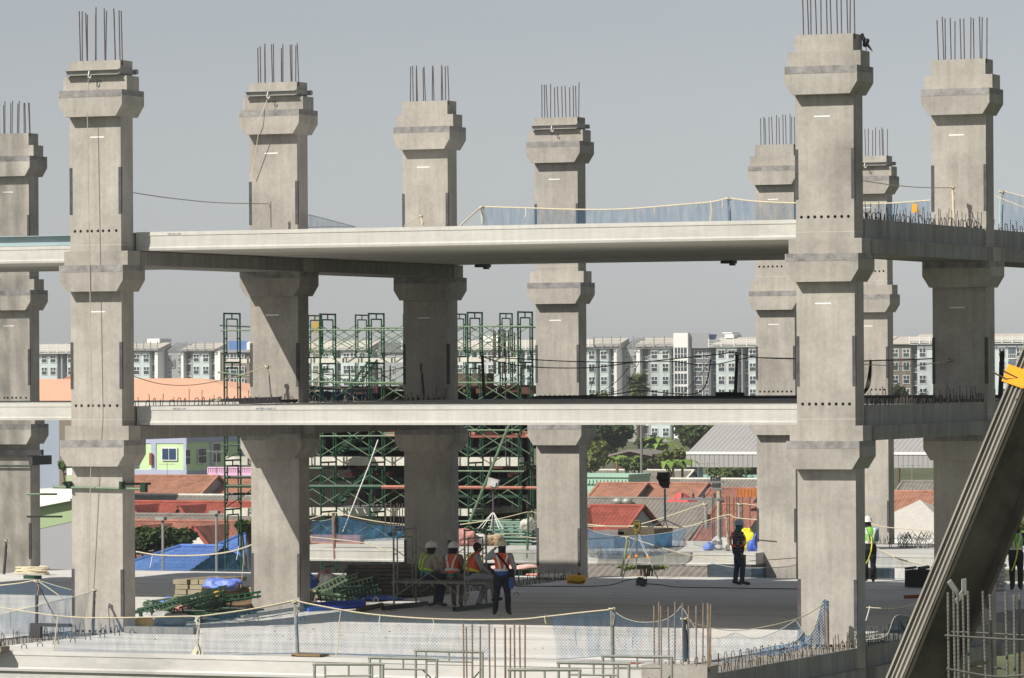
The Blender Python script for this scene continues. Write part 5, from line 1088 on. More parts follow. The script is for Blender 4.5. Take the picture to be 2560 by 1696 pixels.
# left side nets and posts in front of the first column
c=post('slim steel post with rope knot in front of the front left column foot',atz(233,1588,.0),aty(236,1474,-.62),.028,steeld)
y1=-1.8
post('dark post holding the blue net at the far lower left',aty(91,1600,y1),aty(92,1450,y1),.04,mat('post_dark',(.10,.09,.10),.8))
rope('rope running from the photo left over the dark post top',smooth([aty(-5,1464,y1),aty(50,1458,y1),aty(92,1450,y1)]),.012)
rope('rope from the left edge up to the slim post at the front left column',smooth([aty(0,1535,y1),aty(100,1512,y1),aty(170,1496,-1.2),aty(232,1478,-.62)]),.011)
net('blue net filling the lower left corner beside the front left column',smooth([aty(-10,1466,y1),aty(50,1459,y1),aty(92,1452,y1),aty(140,1465,y1),aty(178,1475,y1)]),smooth([aty(-10,1612,y1),aty(60,1606,y1),aty(120,1600,y1),aty(178,1590,y1)]),netl,.08,11)
net('thin net stretched between the left rope and the deck beam',smooth([aty(0,1537,-2.6),aty(100,1514,-2.2),aty(225,1482,-1.0)]),smooth([aty(0,1610,-2.6),aty(100,1603,-2.2),aty(200,1585,-1.0)]),netl,.08,12)
strand('diagonal brace rope from the dark post down right',[(95,1453),(135,1480),(180,1512)],y1,.010); strand('dark stay from the dark post down to the deck',[(97,1465),(120,1510),(140,1548)],y1,.012,steeld)
c=thing('steel_angle',atz(110,1588,0),'blue grey steel angle bracket standing on the deck at lower left','steel'); m=M(); a=atz(75,1596,0); m.box((a.x,a.y,0),(a.x+.25,a.y+.1,.25)); m.box((a.x,a.y,.25),(a.x+.95,a.y+.12,.32)); part('angle',m,steeld,c)
a=atz(0,1630,0); b=atz(45,1625,0); m=M(); m.box((a.x-.5,a.y,0),(b.x,a.y+.35,.1)); m.box((a.x-.5,a.y+.05,.1),(b.x-.15,a.y+.3,.2)); solo('timber_stack',m,timber,'short timber boards at the left end of the deck edge','timber')
a=atz(10,1437,0); m=M(); rnd=random.Random(8); pts=[Vector((a.x+.9+.45*math.cos(k*.8)+rnd.uniform(-.1,.1),a.y+.3*math.sin(k*.8),.04+k*.004)) for k in range(50)]; m.tube(smooth(pts,3),.02,5); solo('rope_coil',m,ropem,'coil of pale rope at the foot of the shadowed left column','rope')
a=atz(63,1447,0); b=atz(128,1445,0); m=M(); m.box((a.x,a.y-.1,.0),(b.x,a.y+.1,.09)); solo('green_channel',m,green,'short green steel channel lying near the shadowed left column','steel')
post('dark upright post against the shadowed left column',atz(10,1436,0),aty(17,1350,atz(10,1436,0).y),.04,steeld,True)
# clamps and props on the left columns
x,y=COLS['L'].location[:2]; yf=y-DP/2
c=thing('column_clamp',(x,yf,2.9),'dark double channel clamp round the shadowed left column below its corbel','clamp'); m=M(); z1=aty(60,1128,yf-.1).z
m.box((x-1.2,yf-.16,z1-.12),(x+W/2+.45,yf-.02,z1+.04)); m.box((x+W/2+.02,yf-.12,z1-.40),(x+W/2+.14,yf+1.0,z1-.14)); part('channel',m,steeld,c)
m=M(); z2=z1-.42; m.tube([(x-1.2,yf-.1,z2),(x+W/2+.1,yf-.1,z2)],.03,6); m.tube([(x-.5,yf-.12,z2),(x-1.0,yf-.8,z2-1.9)],.04,6); part('strut',m,green,c)
x,y=0,0; yf=-DP/2; zc=aty(240,1220,yf-.06).z; c=thing('column_clamp',(0,yf,zc),'green pipe clamp round the front left column below its lowest corbel','clamp')
m=M(); m.tube([(-1.05,yf-.07,zc+.01),(W/2+.55,yf-.07,zc-.02)],.028,8); part('pipe',m,greenl,c); m=M(); 
for xx in (-.66,W/2+.03): m.box((xx-.05,yf-.12,zc-.02),(xx+.05,yf-.02,zc+.14)); 
m.tube([(W/2+.06,yf-.2,zc+.09),(W/2+.06,DP/2+.6,zc+.06)],.03,6); m.tube([(-W/2-.08,yf-.25,zc+.1),(-W/2-.06,DP/2+.2,zc+.1)],.028,6); m.box((W/2+.50,yf-.13,zc-.09),(W/2+.62,yf-.0,zc+.1)); part('coupler',m,greend,c)

for q,(pa,pb,py) in enumerate(((98,142,1236),(98,155,1292))): m=M(); v=20; m.tube([aty(pa-30,py,v),aty(pb,py,v)],.03,6); solo('pipe',m,greenl,['upper','lower'][q]+' short green pipe end jutting in front of the pale green warehouse','pipe')
# posts and lines on the middle and upper floors
def ropeline(lab,pts,r=.012,mt=None): return rope(lab,smooth(pts),r,mt)
zM,zU=4.88,8.68
post('short post with rope knot before the second column on the middle floor',aty(677,1004,V-.75),aty(668,913,V-.75),.035,steell)
ropeline('slack rope from the front left column to the post before the second column, middle floor',[aty(330,940,.4),aty(400,960,3),aty(480,963,5),aty(580,945,7),aty(668,915,V-.75)],.010)
post('plain post before the second column on the upper floor',aty(676,569,V-.75),aty(675,505,V-.75),.03,steell,False)
ropeline('thin rope sagging from the front left column to the second column post, upper floor',[aty(332,482,.3),aty(420,495,2),aty(540,507,5),aty(672,510,V-.75)],.010,mat('tan_cord',(.34,.29,.22)))
post('post with rope knot before the third column on the middle floor',aty(1060,996,2*V-.75),aty(1052,905,2*V-.75),.035,steeld)
ropeline('rope sagging between second and third columns across the dark scaffold',[aty(775,930,V+.3),aty(830,938,V+2),aty(900,938,V+4),aty(960,930,V+6),aty(1050,908,2*V-.75)],.012)
post('small post with rope knot before the third column on the upper floor',aty(1057,564,2*V-.7),aty(1052,538,2*V-.7),.03,ropem)
ropeline('short rope from the upper floor knot down left',[aty(1051,539,2*V-.7),aty(1020,558,2*V-1.0),aty(1010,566,2*V-1.2)],.012)
net('triangular blue net falling from the second column on the upper floor',[aty(768,536,V+.4),aty(830,552,V+2),aty(888,567,V+3.5)],[aty(768,569,V+.4),aty(830,568,V+2),aty(888,568,V+3.5)],netl,.02,21)
net('blue net below the rope between second and third columns on the middle floor',smooth([aty(775,965,V+1),aty(860,972,V+3),aty(940,972,V+5)]),[aty(775,1002,V+1),aty(860,1001,V+3),aty(940,1000,V+5)],netb,.03,22)
y2=16.9
post('net post at the upper floor corner right of the third column',aty(1207,560,y2),aty(1205,515,y2),.045,mat('green_white_post',(.40,.46,.40),.8,var=.4,scale=20))
post('dark net post in the middle of the upper floor far edge',aty(1824,552,y2),aty(1821,494,y2),.04,mat('blue_post',(.10,.16,.24),.7,var=.3,scale=10))
U1=smooth([aty(1205,517,y2),aty(1340,521,y2),aty(1440,524,y2),aty(1560,523,y2),aty(1700,512,y2),aty(1780,505,y2),aty(1821,495,y2)]); U2=smooth([aty(1821,495,y2),aty(1870,502,y2),aty(1930,506,y2),aty(2000,508,y2),aty(2100,508,y2)])
rope('twisted rope along the upper floor net left of the dark post',U1,.018); rope('twisted rope along the upper floor net right of the dark post',U2,.018)
net('blue net strip along the far edge of the upper floor, left of the dark post',U1,[Vector((p.x,p.y,8.70)) for p in U1],netl,.02,23); net('blue net strip between the dark post and the tallest column on the upper floor',U2,[Vector((p.x,p.y,8.70)) for p in U2],netl,.02,24)
ropeline('guy rope slanting down from the upper floor corner post',[aty(1203,518,y2),aty(1175,542,y2-.6),aty(1150,566,y2-1.2)],.022); 
for px,a,b in ((1313,522,544),(1635,517,535),(1777,506,552),(1740,508,517),(1805,500,520)): strand('rope tail hanging from the upper net rope, '+{1313:'above the third and fourth columns',1635:'between fourth and fifth columns',1777:'thick wrapped, left of the dark post',1740:'short, near the wrapped tail',1805:'right beside the dark post'}[px],[(px,a),(px+2,(a+b)/2),(px-1,b)],y2-.03,.018 if px==1777 else .010,white if px==1313 else None)
# black net and cables on the middle floor
y3=17.2
post('leaning black post at the far edge of the middle floor, right of the palm',aty(1838,994,y3),aty(1843,882,y3),.045,black,True)
post('black post at the far edge of the middle floor between third and fourth columns',aty(1210,992,y3),aty(1206,890,y3),.04,black,False)
K1=smooth([aty(1206,892,y3),aty(1290,897,y3),aty(1400,903,y3),aty(1480,905,y3),aty(1590,906,y3),aty(1700,896,y3),aty(1780,888,y3),aty(1843,880,y3)]); rope('upper black cable across the palm and distant apartments',K1,.014,ropeb)
K2=smooth([aty(1206,892,y3),aty(1260,908,y3),aty(1350,919,y3),aty(1470,920,y3),aty(1530,914,y3),aty(1582,906,y3)]); rope('lower sagging black cable left of the palm',K2,.014,ropeb)
K3=smooth([aty(1582,905,y3),aty(1680,904,y3),aty(1740,912,y3),aty(1790,911,y3),aty(1843,900,y3),aty(1880,893,y3)]); rope('looping black cable right of the palm',K3,.012,ropeb)
K4=smooth([aty(1340,991,y3),aty(1450,990,y3),aty(1540,985,y3),aty(1600,977,y3),aty(1680,984,y3),aty(1740,984,y3),aty(1765,960,y3),aty(1777,900,y3)]); rope('black rope hem curving in front of the palm foot',K4,.014,ropeb)
K5=smooth([aty(1843,882,y3),aty(1880,892,y3),aty(1920,896,y3),aty(2000,898,y3)]); rope('black cable from the leaning post to the fifth column',K5,.012,ropeb)
net('black net curtain left of the palm on the middle floor far edge',K1[:26],[Vector((p.x,p.y,4.9)) for p in K1[:26]],netmat('sheer_black_net',(.03,.03,.03),.10,.6),.03,25,group='black nets on the middle floor')
net('black net curtain right of the palm on the middle floor far edge',K3,[Vector((p.x,p.y,4.9)) for p in K3],netmat('sheer_black_net2',(.03,.03,.03),.10,.6),.03,26,group='black nets on the middle floor')
net('black net in front of the fifth column on the middle floor',[aty(1890,894,y3),aty(1985,896,y3)],[aty(1890,992,y3),aty(1985,991,y3)],netmat('sheer_black_net3',(.03,.03,.03),.16,.4),.02,27,group='black nets on the middle floor')
for lab,pts in (('thin black diagonal line left of the palm',[(1485,990),(1540,955),(1575,915)]),('thin black diagonal line crossing the palm crown',[(1500,985),(1560,970),(1597,908)]),('hanging black line near the dark end wall',[(1489,918),(1486,945),(1478,965),(1478,990)]),('black diagonal line right of the white stair tower',[(1700,990),(1745,945),(1777,898)])): strand(lab,pts,y3-.02,.008,ropeb)
m=M(); rnd=random.Random(5)
for k in range(3): m.tube(smooth([aty(1790+q*10,988-rnd.uniform(0,5),y3-.3-k*.06) for q in range(8)],2),.04,6)
solo('net_roll',m,black,'rolled black netting at the foot of the leaning black post','net')
m=M(); m.box((aty(1330,990,17.45).x,17.36,4.882),(X1,17.46,4.96)); solo('edge_board',m,steeld,'low dark board along the far edge of the middle floor','board')
for q,(pa,pb,py) in enumerate(((560,700,1000),(600,742,1006))): m=M(); v=V-1.3-q*.4; m.beam(aty(pa,py+1,v),aty(pb,py-4,v),.12,.07); solo('steel_bar',m,black,['upper','lower'][q]+' black bar lying on the middle floor before the second column','bar')
m=M(); a=aty(533,1004,5.5); m.add([a,aty(552,988,5.5),aty(548,1003,5.2),aty(540,1003,6)],[(0,1,2),(0,2,3),(0,3,1)]); solo('plywood_scrap',m,timber,'small tan triangular plywood scrap on the middle floor left of second column','scrap')
# right side upper and middle lines
ropeline('thin rope from the tallest column to the knot on the right column, upper level',[aty(2156,452,.2),aty(2230,463,3),aty(2300,469,6),aty(2382,470,V-.7)],.010)
post('post with rope knot before the right column on the upper level',aty(2386,575,V-.7),aty(2382,465,V-.7),.03,ropem)
U3=smooth([aty(2157,509,15),aty(2230,508,15),aty(2326,501,15)]); rope('white rope above the upper right stirrups',U3,.016); net('blue net hung behind the upper right stirrups',U3,[aty(2157,566,15),aty(2230,566,15),aty(2326,566,15)],netl,.02,28)
m=M(); p=aty(2281,510,14.9); q=aty(2293,532,14.9); m.box((p.x,14.88,q.z),(q.x,14.9,p.z)); solo('warning_tag',m,orange,'small orange tag hanging on the upper right rope','tag')
post('green post at the far right of the upper level',aty(2501,580,14),aty(2504,477,14),.05,steelb,True); U4=smooth([aty(2504,478,14),aty(2520,481,14),aty(2560,492,14),aty(2600,500,14)]); rope('rope leaving the photo right from the green post',U4,.012); net('blue net leaving the photo right from the green post',U4,[aty(2504,575,14),aty(2530,575,14),aty(2560,575,14),aty(2600,575,14)],netl,.02,29)
rope('thin rope crossing the sky at the right edge',[aty(2486,490,12),aty(2560,519,12),aty(2600,535,12)],.010)
post('black post behind the boom on the middle floor at right',aty(2500,1010,14),aty(2506,878,14),.06,black,False)
K6=smooth([aty(2158,903,15),aty(2210,901,15),aty(2290,899,15),aty(2400,893,15)]); rope('black rope right of the tallest column on the middle floor',K6,.016,ropeb); net('black net right of the tallest column on the middle floor',K6,[aty(2158,990,15),aty(2210,990,15),aty(2290,990,15),aty(2400,990,15)],netmat('sheer_black_net4',(.03,.03,.03),.22,.4),.02,30,group='black nets on the middle floor')
rope('tan rope tied to the knot on the dark right column, middle level',smooth([aty(2158,911,6),aty(2260,916,7),aty(2330,909,8),aty(2378,901,V-.6)]),.010)
m=M(); rnd=random.Random(6); t=aty(2378,900,V-.5); m.tube([t+Vector((rnd.uniform(-.07,.07),-.05,rnd.uniform(-.08,.06))) for k in range(16)],.011,5); solo('rope_knot',m,mat('dim_rope',(.34,.29,.22)),'rope knot on the dark face of the right column, middle level','rope')
m=M(); 
for k in range(4): m.tube(smooth([aty(2175+k,900,13.5),aty(2172+k*2,930,13.5),aty(2165+k*3,965,13.4),aty(2158+k,985,13.4)],3),.012,4)
solo('net_bundle',m,ropeb,'bunched black net tail just right of the tallest column, middle level','net')
# rear rope lines over the working deck
yr=VR-.3
R1=smooth([aty(775,1343,3*V),aty(900,1356,3*V),aty(960,1373,3*V),aty(1015,1374,3*V)]); rope('pale rope in front of the rear deck between second and third columns',R1,.014)
post('rusty post of the rear deck net between second and third columns',aty(837,1398,yr),aty(833,1281,yr),.05,mat('rusty_post',(.26,.15,.12),.8,var=.4,scale=12))
R2=smooth([aty(775,1298,yr),aty(833,1281,yr)]); R3=smooth([aty(833,1281,yr),aty(930,1302,yr),aty(1015,1312,yr),aty(1100,1316,yr)]); rope('short rope rising to the rusty rear post',R2,.016); rope('long rope falling right from the rusty rear post',R3,.016)
net('dark blue net on the rear deck between second and third columns',smooth([aty(780,1302,yr+.1),aty(812,1302,yr+.1),aty(850,1293,yr+.1),aty(900,1302,yr+.1),aty(960,1312,yr+.1),aty(1012,1315,yr+.1)]),[aty(780,1352,yr+.1),aty(850,1356,yr+.1),aty(930,1352,yr+.1),aty(1012,1350,yr+.1)],netb,.08,31)
m=M(); a=aty(776,1347,VR+3); b=aty(900,1334,VR+3); m.box((a.x,VR+3,0.02),(b.x,VR+3.3,.30)); solo('pink_board',m,mat('dusty_pink_board',(.36,.20,.18),.9,var=.3),'dusty pink board lying behind the dark blue rear net','board')
R4=smooth([aty(1150,1312,yr),aty(1250,1297,yr),aty(1322,1280,yr),aty(1345,1286,yr)]); rope('pale rope rising right behind the standing worker',R4,.016); post('green rear post left of the fourth column',aty(1318,1395,yr),aty(1321,1279,yr),.04,greenl)
R5=smooth([aty(1225,1342,3*V-.5),aty(1262,1336,3*V-.5),aty(1300,1341,3*V),aty(1380,1350,3*V+.2),aty(1460,1349,3*V+.5),aty(1565,1342,3*V+1)]); rope('pale rope passing in front of the fourth column to the leaning stick',R5,.013)
post('leaning green stick with rope at the deck edge beside the tripod',atz(1553,1442,0),aty(1570,1342,3*V+1),.035,mat('bamboo_green',(.28,.31,.17),.8,var=.2),True,'stake')
R6=smooth([aty(1570,1343,3*V+1),aty(1690,1380,3*V+1),aty(1778,1397,3*V+1.2),aty(1860,1403,3*V+1.2),aty(1996,1395,3*V+1.2)]); rope('pale rope descending right from the leaning stick to the plaid shirt worker',R6,.012)
R7=smooth([aty(1462,1316,yr),aty(1560,1316,yr),aty(1650,1318,yr),aty(1722,1316,yr),aty(1814,1288,yr),aty(1840,1295,yr),aty(1893,1300,yr)]); rope('pale rope along the rear deck rising to the striped post',R7,.016)
R8=smooth([aty(1467,1311,yr+.6),aty(1560,1317,yr+.6),aty(1640,1300,yr+.6),aty(1763,1259,yr+.6)]); rope('second pale rope rising steeply behind the surveying instrument',R8,.016)
post('grey concrete post where the steep rope ends, left of the starter bars',aty(1766,1322,yr+.6),aty(1764,1258,yr+.6),.055,steell); post('striped red and white post beside the sacks',aty(1822,1372,yr),aty(1814,1287,yr),.035,mat('striped_post',(.50,.36,.30),.7,var=.7,scale=7)); post('short grey post left of the fifth column',aty(1849,1320,yr+.7),aty(1849,1258,yr+.7),.06,steell)
rope('pale rope from the short grey post into the fifth column',[aty(1849,1259,yr+.7),aty(1895,1264,yr+.7)],.014)
net('large billowing blue net on the rear deck edge right of the fourth column',smooth([aty(1468,1322,yr-.1),aty(1520,1338,yr-.1),aty(1600,1340,yr-.2),aty(1680,1330,yr-.2),aty(1720,1318,yr-.1)]),smooth([aty(1472,1392,yr-.3),aty(1530,1398,yr-.4),aty(1620,1392,yr-.5),aty(1690,1378,yr-.4),aty(1718,1360,yr-.2)]),netb,.10,32,bulge=.25)
net('sparse blue net gathered between the billowing net and the striped post',smooth([aty(1720,1318,yr-.1),aty(1770,1308,yr-.1),aty(1814,1292,yr-.1)]),smooth([aty(1735,1362,yr-.1),aty(1790,1374,yr-.1),aty(1822,1366,yr-.1)]),netf,.06,33)
net('blue net low across the dark block right of the fourth column',smooth([aty(1776,1408,3*V+1.6),aty(1850,1420,3*V+1.6),aty(1960,1418,3*V+1.6),aty(1995,1410,3*V+1.6)]),[aty(1776,1446,3*V+1.6),aty(1850,1448,3*V+1.6),aty(1960,1450,3*V+1.6),aty(1995,1450,3*V+1.6)],netf,.03,34)
rope('pale rope right of the tallest column over the rear deck',smooth([aty(2172,1308,yr),aty(2220,1319,yr),aty(2330,1328,yr)]),.016); rope('second rope sloping down to the boom right of the tallest column',smooth([aty(2192,1371,3*V+1),aty(2250,1398,3*V+1),aty(2315,1413,3*V+1)]),.014)
net('blue net sagging behind the green vested worker',smooth([aty(2192,1374,3*V+1.1),aty(2250,1400,3*V+1.1),aty(2320,1414,3*V+1.1)]),[aty(2192,1446,3*V+1.1),aty(2250,1448,3*V+1.1),aty(2320,1450,3*V+1.1)],netf,.05,35)
ropeline('pale rope between front left and second columns beyond the deck',[aty(340,1379,3*V+1),aty(400,1388,3*V+1),aty(500,1388,3*V+1),aty(580,1378,3*V+1),aty(640,1358,3*V+1)],.016)
net('blue net below the rope in front of the blue roof',smooth([aty(340,1381,3*V+1.05),aty(400,1390,3*V+1.05),aty(500,1390,3*V+1.05),aty(580,1380,3*V+1.05),aty(640,1360,3*V+1.05)]),[aty(340,1424,3*V+1.05),aty(450,1426,3*V+1.05),aty(640,1426,3*V+1.05)],netf,.04,36)
# fence stays by the fifth column
for q,px in enumerate((381,597)): strand(['white tie hanging on the rope before the mango tree','white tie hanging on the rope before the blue roof'][q],[(px,1388-q*22),(px-3,1405-q*20),(px-6,1420-q*20)],3*V+1,.010,white)
for q,(px,y0,y1_) in enumerate(((638,1300,1470),(610,1375,1470))): strand(['long thin line beside the second column foot','short thin line left of the second column foot'][q],[(px,y0),(px-3,(y0+y1_)/2),(px-8,y1_)],V+1,.007)
# ---------------------------------------------------------------- surveying instrument
c=thing('survey_tripod',atz(1600,1446,0),'surveying instrument on a grey tripod at the deck edge','tripod'); hd=aty(1593,1333,atz(1600,1446,0).y)
for px,py in ((1555,1451),(1590,1442),(1646,1450)):
    f=atz(px,py,0); m=M(); d=(f-hd); s=d.cross(Vector((0,1,0))).normalized()*.025; m.tube([hd+s,hd+d*.55+s*.6],.012,5); m.tube([hd-s,hd+d*.55-s*.6],.012,5); m.tube([hd+d*.45,f-d*.06],.015,6); o=part('leg',m,mat('tripod_grey',(.25,.27,.29),.5,metal=.3) if px==1555 else bpy.data.materials['tripod_grey'],c); m=M(); m.tube([f-d*.07,f],[.018,.006],6); m.box(tuple(hd+d*.52-Vector((.035,.03,.03))),tuple(hd+d*.52+Vector((.035,.03,.03)))); part('tip',m,orange,o)
m=M(); m.lathe([(.001,-.02),(.07,-.02),(.075,.02),(.05,.03),(.05,.06),(.001,.06)],12,hd); m.box((hd.x-.08,hd.y-.06,hd.z+.06),(hd.x+.08,hd.y+.06,hd.z+.12)); 
for s in (-1,1): m.box((hd.x+s*.08-.02,hd.y-.04,hd.z+.12),(hd.x+s*.08+.02,hd.y+.04,hd.z+.30))
m.ball((hd.x,hd.y,hd.z+.22),.065,12); m.tube([(hd.x-.03,hd.y-.13,hd.z+.22),(hd.x+.03,hd.y+.13,hd.z+.24)],[.035,.03],10); m.tube([(hd.x-.07,hd.y,hd.z+.33),(hd.x+.07,hd.y,hd.z+.33)],.012,6); m.tube([(hd.x,hd.y,hd.z+.12),(hd.x,hd.y,hd.z+.37)],.02,6)
part('instrument',m,mat('instrument_olive',(.20,.15,.03),.5,var=.3,scale=12),c)
# site floodlight on the deck, cables, yellow box
p=atz(1604,1467,0); c=thing('work_light',p,'small dark work light on the deck with trailing cable','lamp'); m=M(); m.obox(p+Vector((0,0,.12)),(.22,.14,.2),Matrix.Rotation(.3,3,'Y')); o=part('lamp_head',m,steeld,c); m=M(); m.tube([p+Vector((-.14,0,.0)),p+Vector((-.14,0,.2)),p+Vector((.14,0,.26)),p+Vector((.14,0,.02))],.012,5); part('stand',m,steeld,c)
def cable(lab,pxs,r=.012,mt=black): 
    m=M(); m.tube(smooth([atz(x,y,r) for x,y in pxs]),r,5); solo('cable',m,mt,lab,'cable')
cable('black cable from the work light toward the tallest column',[(1614,1460),(1650,1462),(1690,1468),(1800,1470),(1920,1472),(2000,1473)]); cable('black cable left of the work light',[(1597,1446),(1570,1450),(1530,1462),(1480,1466),(1400,1466),(1290,1466)])
p=atz(1441,1460,0); c=thing('yellow_canister',p,'yellow rounded toolbox near the fourth column foot','box'); m=M(); m.cap(p+Vector((-.16,0,.12)),p+Vector((.16,0,.12)),.12,.12,14); m.box((p.x-.18,p.y-.12,.01),(p.x+.18,p.y+.12,.13)); part('body',m,yellow,c,smooth=False); m=M(); m.tube([p+Vector((-.2,-.12,.03)),p+Vector((-.1,-.2,.08)),p+Vector((.1,-.2,.04)),p+Vector((.24,-.1,.06)),p+Vector((.24,0,.12))],.016,6); m.box((p.x+.05,p.y-.03,.235),(p.x+.12,p.y+.03,.28)); part('handle',m,black,c)
x,y=COLS['D'].location[:2]
m=M(); m.ball((x,y-.1,.04),1,16,(.72,.52,.12)); o=remeshed('mortar_collar',m,grout,None,.03,2,.06,5); 
tag(o,'rough mortar heap round the foot of the fourth column','mortar')
# pinkish tarp and red line beside bent bars
p=atz(1395,1441,0); blob('tarp','salmon pink sheet beside the fourth column foot','tarp',p+Vector((-.5,0.1,0)),(1.3,.5,.10),mat('salmon_sheet',(.60,.25,.20),.7,var=.2),61,disp=.02)
p=atz(1290,1425,0); blob('tarp','pink sheet behind the standing worker legs','tarp',p,(1.5,.5,.18),mat('pink_sheet',(.62,.40,.36),.7,var=.2),62,disp=.03)
# ---------------------------------------------------------------- scrap pile left of the second column
def ladder(m,p,q,w,n,t=.045):
    p,q=Vector(p),Vector(q); d=(q-p).normalized(); s=Vector(w); m.beam(p,q,t,t); m.beam(p+s,q+s,t,t)
    for k in range(n): r=p.lerp(q,(k+.5)/n); m.beam(r-s.normalized()*.05,r+s*1.05,t*.8,t*.9)
a=atz(335,1545,0); b=aty(585,1470,a.y+1.2)
c=thing('green_ladder_truss',a,'long dark green truss leaning up over the scrap pile','scrap'); m=M(); ladder(m,a+Vector((0,0,.12)),aty(565,1467,a.y+.3),(.14,.0,-.46),8,.075); part('truss',m,greend,c)
rnd=random.Random(12); sf=M(); sframe(sf,1.7,1.2,.022); SFR=sf.mesh('scaffold_frame'); SFR.materials.append(green)
sfd=SFR.copy(); sfd.name='scaffold_frame'; sfd.materials.clear(); sfd.materials.append(greend)
for k in range(7):
    px=345+k*16; py=1560-(k%3)*8; p=atz(px,py,0); o=bpy.data.objects.new('loose_scaffold',SFR if k%2 else sfd); C.objects.link(o); o.location=p+Vector((.1,.2,.05+.04*k)); o.scale=(1,1,.8); o.rotation_euler=(rnd.uniform(-.05,.05),1.52+rnd.uniform(-.06,.12),rnd.uniform(-.25,.2)); tag(o,'loose green scaffold frame lying in the scrap pile right of the front left column','frame','loose frames in the scrap pile')
def stack(lab,p0,p1,rows,cols,w,h,mt,up,name='plank_stack',dep=.22,skew=.03,z0=0):
    c=thing(name,p0,lab,'stack','stacks of timber and pipes'); d=(p1-p0); L=d.length; s=Vector((-d.y,d.x,0)).normalized(); b=M(); 
    me=M(); me.beam((0,0,0),(L,0,0),w,h); me=me.mesh('plank'); me.materials.append(mt); rz=math.atan2(d.y,d.x); rnd=random.Random(int(L*100))
    for r in range(rows):
        for q in range(cols):
            p=p0+s*q*dep+Vector((rnd.uniform(-skew,skew)*3,0,0)); p.z=z0+h*.5+r*(h+.012); inst('plank',me,c,p,(0,0,rz+rnd.uniform(-skew,skew)*.3),(rnd.uniform(.95,1),1,1))
    return c
stack('pale timber planks stacked below the blue sheet left of the second column',atz(500,1512,0),atz(605,1502,0),5,4,.2,.11,timber,4)
stack('tan pipes and battens stacked against the second column foot',atz(605,1502,0),atz(768,1512,0),5,4,.06,.06,timber,3,'batten_stack',.09)
stack('low pile of brown boards in front of the pale planks',atz(548,1545,0),atz(660,1515,0),3,4,.22,.05,mat('brown_boards',(.20,.13,.07),.85,var=.3,scale=5),3)
stack('green steel sections lying in front of the second column',atz(640,1525,0),atz(765,1528,0),3,3,.06,.06,green,3,'steel_sections',.12)
stack('large dark stack of long timber beams under the floor, behind the bench',atz(868,1489,0),atz(1072,1490,0),8,6,.11,.085,mat('weathered_beams',(.10,.088,.07),.85,var=.35,scale=4),3,'beam_stack',.14)
c=thing('bracket_pile',atz(850,1495,0),'jumble of small green truss brackets right of the second column','scrap'); rnd=random.Random(3)
bkm=M(); ladder(bkm,(0,0,0),(1.3,0,0),(0,.0,.16),9,.035); BK=bkm.mesh('bracket'); BK.materials.append(green); bk2=BK.copy(); bk2.name='bracket'; bk2.materials.clear(); bk2.materials.append(greenl)
bkd0=BK.copy(); bkd0.name='bracket'; bkd0.materials.clear(); bkd0.materials.append(greend)
for k in range(14):
    p=atz(778+rnd.uniform(0,100),1502+rnd.uniform(-8,14),0); p.z=rnd.uniform(.03,.3); inst('bracket',(bk2,BK,bkd0)[k%3],c,p,(rnd.uniform(-.9,.9),rnd.uniform(-.45,.1),rnd.uniform(-.7,.9)),(rnd.uniform(.5,.95),1,1))
c=thing('truss_jumble',atz(470,1545,0),'heap of tangled dark green brackets under the long leaning truss','scrap'); bkd=BK.copy(); bkd.name='bracket'; bkd.materials.clear(); bkd.materials.append(greend)
for k in range(20):
    p=atz(350+rnd.uniform(0,190),1556-rnd.uniform(0,24),0); p.z=rnd.uniform(.05,.34); inst('bracket',(BK,bkd,bkd,bk2)[k%4],c,p,(rnd.uniform(-1.4,1.4),rnd.uniform(-.35,.25),rnd.uniform(-1.2,1.2)),(rnd.uniform(.5,1.1),1,1))
def bl(lab,px,py,w_,h_,mt,seed,name='tarp',cat='tarp',disp=.04,d_=.6,z=0): return blob(name,lab,cat,atz(px,py,z),(w_,d_,h_),mt,seed,disp=disp)
bl('shiny pale blue plastic sheet heaped on the pale planks',556,1474,.85,.3,tarp2,70,z=.58)
bl('small crumpled blue plastic sheet left of the leaning truss',425,1518,.7,.32,tarp2,71)
bl('deep blue tarpaulin hump behind the dark beam stack',935,1475,1.2,.62,tarp,72,d_=.9); bl('deep blue tarpaulin heap left of the third column',1010,1470,1.0,.55,tarp,73,d_=.8); bl('blue tarpaulin edge right behind the second column',775,1490,.5,.72,tarp,74)
bl('red printed sack of scrap between the second column and the beam stack',808,1487,.75,.72,sackr,75,'sack','sack'); bl('white plastic rag draped over the red printed sack',822,1470,.6,.45,sack,76,'rag','sack',z=.25)
bl('grey plastic sheet crumpled on the near side of the scrap pile',425,1565,.9,.35,mat('grey_sheet',(.30,.30,.30),.5,var=.3,scale=6,bump=.4),77); bl('pink and grey bag inside the scrap pile',448,1550,.5,.42,sackr,78,'sack','sack'); bl('yellow bag at the near left of the scrap pile',360,1572,.42,.3,yellow,79,'bag','bag')
m=M(); a=atz(560,1528,0); m.cap(a+Vector((0,0,.1)),a+Vector((-.18,0,.45)),.10,.08,10); m.tube([a+Vector((-.18,0,.5)),a+Vector((-.02,0,.48)),a+Vector((.0,0,.3))],.02,5); solo('yellow_hose_drum',m,yellow,'yellow plastic container leaning in the scrap pile','container')
p=atz(540,1512,0); m=M(); m.ball(p+Vector((0,0,.42)),.09,10,(1.2,1,.8)); m.tube([p+Vector((-.05,0,.45)),p+Vector((-.09,0,.55))],.03,6); solo('white_bottle',m,white,'small white plastic bottle on top of the scrap pile','bottle')
m=M(); 
for k in range(3): a=atz(770,1530-k*3,0); b=atz(912,1520-k*3,0); a.z=b.z=.05+k*.03; m.tube([a,b],.045,8)
